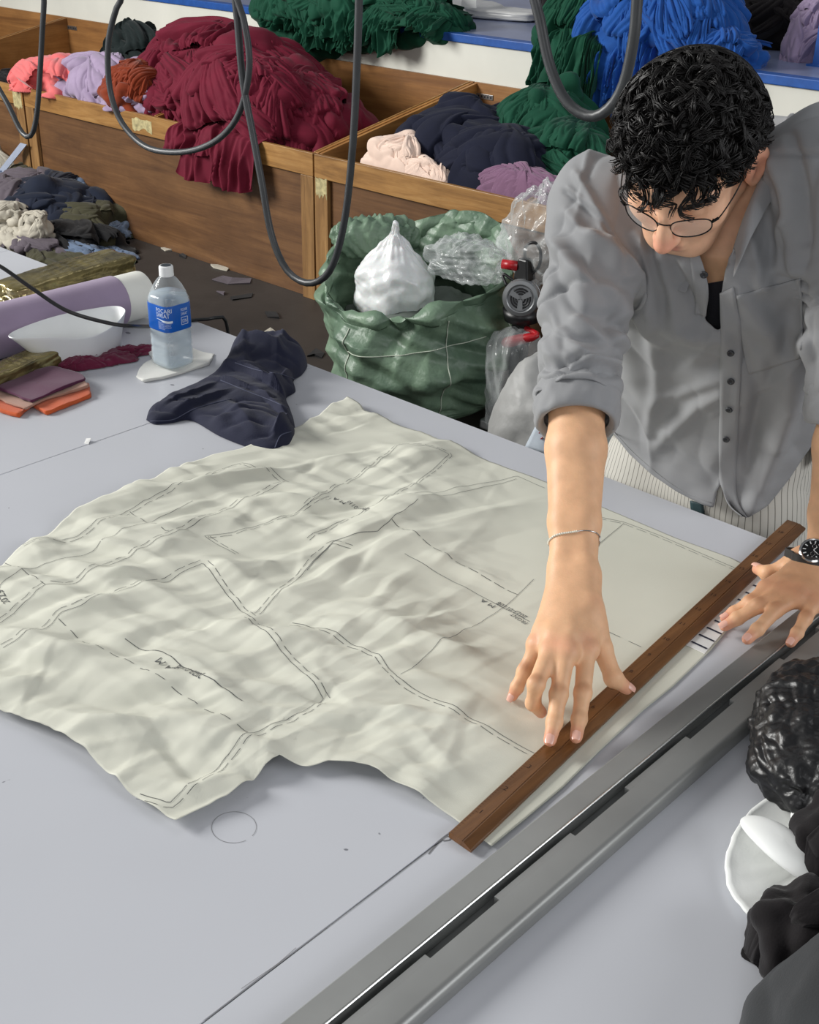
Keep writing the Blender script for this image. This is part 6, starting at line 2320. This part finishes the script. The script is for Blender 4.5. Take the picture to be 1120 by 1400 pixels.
# straight cutting machine leaning behind the man
mc = py(712, 408, 3.30)
mach = empty('cutting_machine', (mc[0], mc[1], 0), 'cloth cutting machine with round silver motor and red handle beside the green sack', 'machine')
SIL = mat('cast silver paint', (150, 152, 154), 0.35, .06, 10, metal=.7)
axm = nrmz(v3(.50, -.86, .14)); m1 = nrmz(np.cross(axm, v3(0, 0, 1))); m2_ = np.cross(m1, axm)


def mprof(prof, name, m, org, seg=48, parent=mach):
    V, F = lathe(prof, (0, 0, 0), seg, cap=False)
    return auto_sharp(mesh(name, org + V[:, :1] * m1 + V[:, 1:2] * m2_ + V[:, 2:] * axm, F, m, parent, True), 35)


mprof([(.001, -.16), (.050, -.16), (.060, -.15), (.060, -.06), (.062, -.055), (.062, -.03), (.066, -.026), (.066, -.004), (.062, .004), (.050, .008), (.046, .006), (.044, .002), (.001, .002)], 'motor_housing', SIL, mc)
gr = MB()
for r_ in (.016, .025, .034):
    a = np.linspace(0, 2 * np.pi, 41)
    gr.tube([mc + axm * .004 + (m1 * math.cos(t) + m2_ * math.sin(t)) * r_ for t in a], .0032, 6, False)
gr.build('grille_rings', mat('black plastic', (20, 20, 22), .4), mach, True)
for t in (.5, 2.6, 4.7):
    d_ = m1 * math.cos(t) + m2_ * math.sin(t); e_ = np.cross(axm, d_)
    MB().hexa([mc + d_ * a_ + e_ * b_ + axm * c_ for c_ in (.001, .008) for a_, b_ in ((.0, -.007), (.042, -.010), (.042, .010), (.0, .007))]).build('grille_spoke', SIL, mach)
a = np.linspace(0, 2 * np.pi, 41)
V, F = tube([mc - axm * .045 + (m1 * math.cos(t) + m2_ * math.sin(t)) * .0635 for t in a], .003, 6, False)
mesh('clamp_wire', V, F, SIL, mach, True)
BLP = mat('black plastic', (20, 20, 22), .4)
RED = mat('red handle', (168, 26, 34), .35, .05, 20)
top = mc - axm * .05 + v3(0, 0, .062)
MB().hexa([top + q for q in (v3(-.03, -.025, 0), v3(.035, -.025, 0), v3(.035, .03, 0), v3(-.03, .03, 0), v3(-.018, -.018, .075), v3(.022, -.018, .075), v3(.022, .02, .075), v3(-.018, .02, .075))]).build('switch_box', BLP, mach, bevel=.006)
o_ = top + v3(.0, 0, .045)
V, F = tube([o_ - m1 * -.0 + v3(-.02, -.01, 0), o_ + v3(-.075, -.03, .0)], [.018, .017], 16)
mesh('red_knob', V, F, RED, mach, True)
V, F = tube(spline([top + v3(.0, 0, .07), top + v3(.0, 0, .115), top + v3(.03, .01, .135), top + v3(.052, .02, .10), top + v3(.04, .02, .04), top + v3(-.01, -.02, -.005), top + v3(-.07, -.03, .01), mc + v3(-.065, 0, .03)], 50), .0055, 8)
mesh('lead', V, F, BLP, mach, True)
V, F = tube([mc - axm * .06 + v3(0, 0, -.05), mc - axm * .06 + v3(0, 0, -.09)], [.07, .062], 24)
mesh('motor_base', V, F, BLP, mach, True)
b0 = mc - axm * .06
MB().box(b0[0] - .028, b0[0] + .028, b0[1] - .02, b0[1] + .02, .05, b0[2] - .085).build('stand_column', BLP, mach, bevel=.004)
MB().box(b0[0] - .075, b0[0] + .075, b0[1] - .12, b0[1] + .10, .012, .05).build('base_plate', SIL, mach, bevel=.008)
for dx in (-.055, .055):
    MB().box(b0[0] + dx - .012, b0[0] + dx + .012, b0[1] - .10, b0[1] + .08, 0, .012).build('roller_foot', BLP, mach)
hp = py(686, 470, b0[1] - .08)
hq = py(735, 458, b0[1] - .03)
V, F = tube(spline([hp, hp * .75 + hq * .25, hp * .5 + hq * .5, hq, b0 * v3(1, 1, 0) + v3(0, 0, hq[2])], 24), np.interp(np.linspace(0, 1, 24), [0, .04, .12, .45, .55, 1], [.006, .017, .021, .017, .010, .010]), 14)
mesh('red_handle', V, F, RED, mach, True)
# clear bags around it
tag(bag('clear_plastic_bag', py(703, 490, 3.30) * v3(1, 1, 0) + v3(0, 0, .205), (.085, .10, .205), CLR, 51, .014, 6, flat_z=.003, power=3, res=100, lobes=.12), 'clear plastic bag standing on the floor under the cutting machine', 'bag')
tag(bag('clear_plastic_bag', py(738, 330, 3.44), (.14, .10, .15), CLR, 57, .016, 5, res=130, lobes=.25, pull=(.05, .6)), 'clear plastic bag above the cutting machine against the bin', 'bag')

# grey sack behind the man, with a printed label
GRS = mat('grey woven plastic', (164, 164, 162), .5, .05, 9, bump=.35, bscale=50, spec=.4)
gk = v3(-1.665, 2.40, .36)
gks = empty('grey_sack', (gk[0], gk[1], 0), 'full pale grey sack standing behind the man beside the table', 'sack')
gsb = bag('sack_body', gk, (.165, .17, .40), GRS, 61, .008, 9, parent=gks, flat_z=.003, power=3.0, res=130, lobes=.07, fold=.008)
gsv = np.array([v.co[:] for v in gsb.data.vertices]) + np.array(wloc(gsb))
bvh_gs = BVHTree.FromPolygons([tuple(v) for v in gsv], [tuple(p.vertices) for p in gsb.data.polygons])
lbl = cast_strip('printed_label', bvh_gs, [(718, 612), (729, 590), (742, 566)], [(768, 628), (770, 600), (772, 575)], 12, 10, .003, mat('pale label film', (206, 216, 226), .35, .03, 20), gks, .001)
for pts in ([(738, 592), (746, 584), (752, 590)], [(740, 600), (748, 594), (754, 601), (747, 606)], [(744, 586), (747, 606)]):
    q_ = [hit(bvh_gs, u, v, .0045) for u, v in pts]
    if all(q is not None for q in q_):
        mesh('red_mark', *tube(spline([q[0] for q in q_], 12), .0014, 5), RED, lbl, True)
# teal sheet hanging beyond his left side
tsk = bag('teal_sack', (-.98, 2.62, .42), (.22, .16, .43), mat('teal film', (120, 170, 164), .35, .12, 14, bump=.4, bscale=40), 67, .02, 8, flat_z=.003, power=3, res=100, lobes=.08)
tag(tsk, 'pale teal plastic sack standing behind the man at the right edge', 'sack')

# ================================================================== PACKAGES ON THE PLATFORM
PKG = mat('white poly mailer', (212, 212, 210), .32, .03, 14, bump=.2, bscale=40)
for k, (u, v, rx, ry, yaw, lab) in enumerate(((690, 26, .22, .12, 12, 'white flat plastic package on the platform beside the green bundle'), (632, 14, .26, .14, -8, 'grey-white flat plastic package behind the first one on the platform'))):
    p = px(u, v, 1.112)
    o = bag('flat_package', p + v3(0, 0, .028), (rx, ry, .028), PKG, 71 + k, .008, 7, flat_z=1.1135, power=5, res=80, lobes=.04, yaw=yaw)
    tag(o, lab, 'package')
p = px(640, 10, 1.175)
tg = MB().hexa([p + q for q in (v3(-.05, 0, 0), v3(.06, 0, 0), v3(.06, .003, 0), v3(-.05, .003, 0), v3(-.07, .03, .12), v3(.03, .03, .12), v3(.03, .033, .12), v3(-.07, .033, .12))]).build('paper_tag', mat('white card', (232, 232, 230)), None, origin=p)
tag(tg, 'white paper tag propped on the packages at the top of the platform', 'tag')

# ================================================================== SCRAPS ON THE FLOOR
SCR = {'slate blue': (96, 112, 136), 'navy': (22, 30, 48), 'olive': (66, 64, 46), 'grey purple': (92, 84, 92), 'black': (20, 20, 22), 'cream': (184, 178, 164), 'pale blue': (132, 148, 172), 'dark teal': (24, 40, 44)}
sr = np.random.RandomState(77)


def scrap(u, v, z, rx, ry, rz, colr, label, seed, layers=4, group='cloth scraps heaped on the floor', cat='cloth scrap', yaw=0):
    c = px(u, v, z)
    m = fabric(colr + ' scrap', SCR[colr], .85, .06, .1)
    V, F = heap('x', c, rx, ry, rz, None, build=False, seed=seed, layers=layers, psize=1.4, pleats=.8, res=64, yaw=yaw, low=.2)
    V[:, 2] = np.maximum(V[:, 2], .002)
    o = mesh('cloth_scrap', V, F, m, None, True, origin=c)
    return tag(o, label, cat, group)


scrap(70, 305, .00, .42, .30, .22, 'navy', 'large navy scrap forming the middle of the floor heap', 201, 12)
scrap(120, 318, .00, .30, .22, .16, 'olive', 'olive scrap on the right of the floor heap', 202, 10)
scrap(105, 330, .00, .36, .20, .10, 'black', 'black scrap at the front foot of the floor heap', 203, 8)
scrap(50, 275, .10, .30, .16, .14, 'grey purple', 'grey-purple scrap on the left shoulder of the floor heap', 204, 8)
scrap(88, 272, .12, .26, .13, .11, 'slate blue', 'slate blue scrap lying along the top of the floor heap', 205, 8)
scrap(20, 285, .10, .26, .14, .14, 'grey purple', 'grey-purple scrap at the far left of the floor heap', 206, 8)
scrap(14, 300, .12, .12, .10, .08, 'cream', 'cream scrap at the left end of the floor heap', 207, 6)
scrap(50, 312, .12, .09, .07, .08, 'cream', 'small cream scrap on the navy part of the floor heap', 208, 5)
scrap(158, 322, .00, .10, .09, .08, 'pale blue', 'pale blue scrap at the right tip of the floor heap', 209, 5)
scrap(105, 283, .12, .18, .09, .08, 'pale blue', 'pale blue scrap near the bin on the floor heap', 210, 6)
scrap(40, 262, .08, .16, .12, .14, 'olive', 'olive scrap against the bin behind the floor heap', 211, 6)
scrap(40, 338, .0, .30, .13, .06, 'grey purple', 'flat grey-purple scrap in front of the floor heap by the table', 212, 5)
scrap(95, 345, .0, .28, .10, .05, 'slate blue', 'flat slate blue scrap trailing in front of the floor heap', 213, 5)
scrap(85, 362, .0, .26, .10, .05, 'olive', 'flat olive scrap beside the table edge', 214, 4)
scrap(6, 245, .10, .14, .14, .20, 'cream', 'round cream bundle at the left edge above the floor heap', 215, 6)
scrap(6, 262, .06, .16, .12, .12, 'pale blue', 'pale blue scrap under the cream bundle at the left edge', 216, 5)
scrap(150, 345, .0, .16, .05, .02, 'slate blue', 'torn slate blue strip on the dark floor right of the heap', 217, 3)
scrap(165, 352, .0, .12, .06, .02, 'slate blue', 'second torn slate blue strip, closest to the bottle', 218, 3)
# large cream sheet by the table
scrap(12, 325, .02, .26, .14, .07, 'cream', 'folded cream sheet between the table edge and the floor heap', 219, 5)


def flat_piece(pts, colr, label, z=.003, name='fabric_offcut'):
    P_ = pxs(pts, 0.0)
    n = len(P_)
    r = np.random.RandomState(int(pts[0][0]))
    h_ = z + .010 * r.rand(n)
    V = [(x, y, .001) for x, y in P_] + [(x, y, hh) for (x, y), hh in zip(P_, h_)]
    F = [tuple(range(n)), tuple(range(n, 2 * n))] + [(i, (i + 1) % n, (i + 1) % n + n, i + n) for i in range(n)]
    o = mesh(name, V, F, fabric(colr + ' scrap', SCR[colr]), None, False, origin=(P_[0][0], P_[0][1], 0))
    bm = bmesh.new(); bm.from_mesh(o.data); bmesh.ops.recalc_face_normals(bm, faces=bm.faces); bm.to_mesh(o.data); bm.free()
    return tag(o, label, 'offcut', 'small offcuts scattered on the dark floor')


flat_piece([(290, 383), (305, 378), (318, 382), (344, 381), (342, 388), (312, 389)], 'grey purple', 'grey-purple offcut lying alone on the dark floor above the bottle')
flat_piece([(315, 408), (346, 402), (344, 407), (318, 411)], 'black', 'thin black offcut right of the bottle on the floor')
flat_piece([(362, 426), (378, 428), (382, 436), (366, 434)], 'black', 'small black offcut near the green sack on the floor')
flat_piece([(360, 456), (370, 451), (384, 460), (388, 472), (372, 468)], 'cream', 'dull cream offcut on the floor behind the shorts')
flat_piece([(420, 488), (432, 478), (444, 484), (440, 490), (430, 487)], 'black', 'black offcut behind the table beside the green sack')
flat_piece([(245, 350), (256, 346), (254, 354)], 'black', 'small black offcut by the foot of the bin')
flat_piece([(288, 363), (300, 364), (314, 368), (310, 371), (292, 367)], 'cream', 'pale offcut strip at the foot of the bin front')
flat_piece([(220, 340), (232, 339), (236, 343), (226, 344)], 'cream', 'pale offcut chip at the bin foot right of the heap')
flat_piece([(612, 552), (640, 540), (662, 540), (656, 548), (625, 558)], 'cream', 'cream offcut under the front of the green sack')
flat_piece([(296, 399), (308, 401), (306, 404)], 'grey purple', 'tiny grey offcut chip on the floor right of the bottle')
# strip of card leaning on the bin
a_, b_ = px(49, 258, 0.0), py(30, 196, FY - .03)
a_ = v3(a_[0], FY - .12, .01)
cb = MB().hexa([a_ + v3(-.03, 0, 0), a_ + v3(.03, 0, 0), a_ + v3(.03, .006, 0), a_ + v3(-.03, .006, 0), b_ + v3(-.02, 0, 0), b_ + v3(.05, 0, 0), b_ + v3(.05, .006, 0), b_ + v3(-.02, .006, 0)]).build('card_strip', mat('pale blue card', (150, 158, 176), .6), None, origin=a_, bevel=.001)
tag(cb, 'pale blue-grey card strip leaning against the bin at the left', 'card')

# pencil marks on the table
pm2 = MB()
a_ = np.linspace(0.2, 6.1, 40)
cc_ = px(320, 1131)


def pencil(P_, w=.0009):
    P_ = np.asarray(P_)[:, :2]
    T_2 = np.gradient(P_, axis=0); T_2 /= np.linalg.norm(T_2, axis=1)[:, None] + 1e-9
    N_2 = np.column_stack([-T_2[:, 1], T_2[:, 0]]) * w / 2
    k = len(P_)
    V = np.column_stack([np.concatenate([P_ - N_2, P_ + N_2]), np.full(2 * k, TT + .0004)])
    pm2.add(V, [(i, i + 1, k + i + 1, k + i) for i in range(k - 1)])


pencil([cc_ + v3(math.cos(t) * .026, math.sin(t) * .024, 0) for t in a_], .0005)
pencil([px(*q) for q in ((280, 1396), (360, 1334), (480, 1244), (580, 1168), (606, 1148))])
pencil(spline([px(*q) for q in ((586, 1168), (600, 1152), (612, 1143), (616, 1148), (606, 1150))], 16), .0016)
pencil([px(*q) for q in ((330, 1352), (380, 1318), (405, 1296))], .0005)
pm2.build('pencil_marks', mat('pencil grey', (120, 120, 122), .8), table)['kind'] = 'stuff'
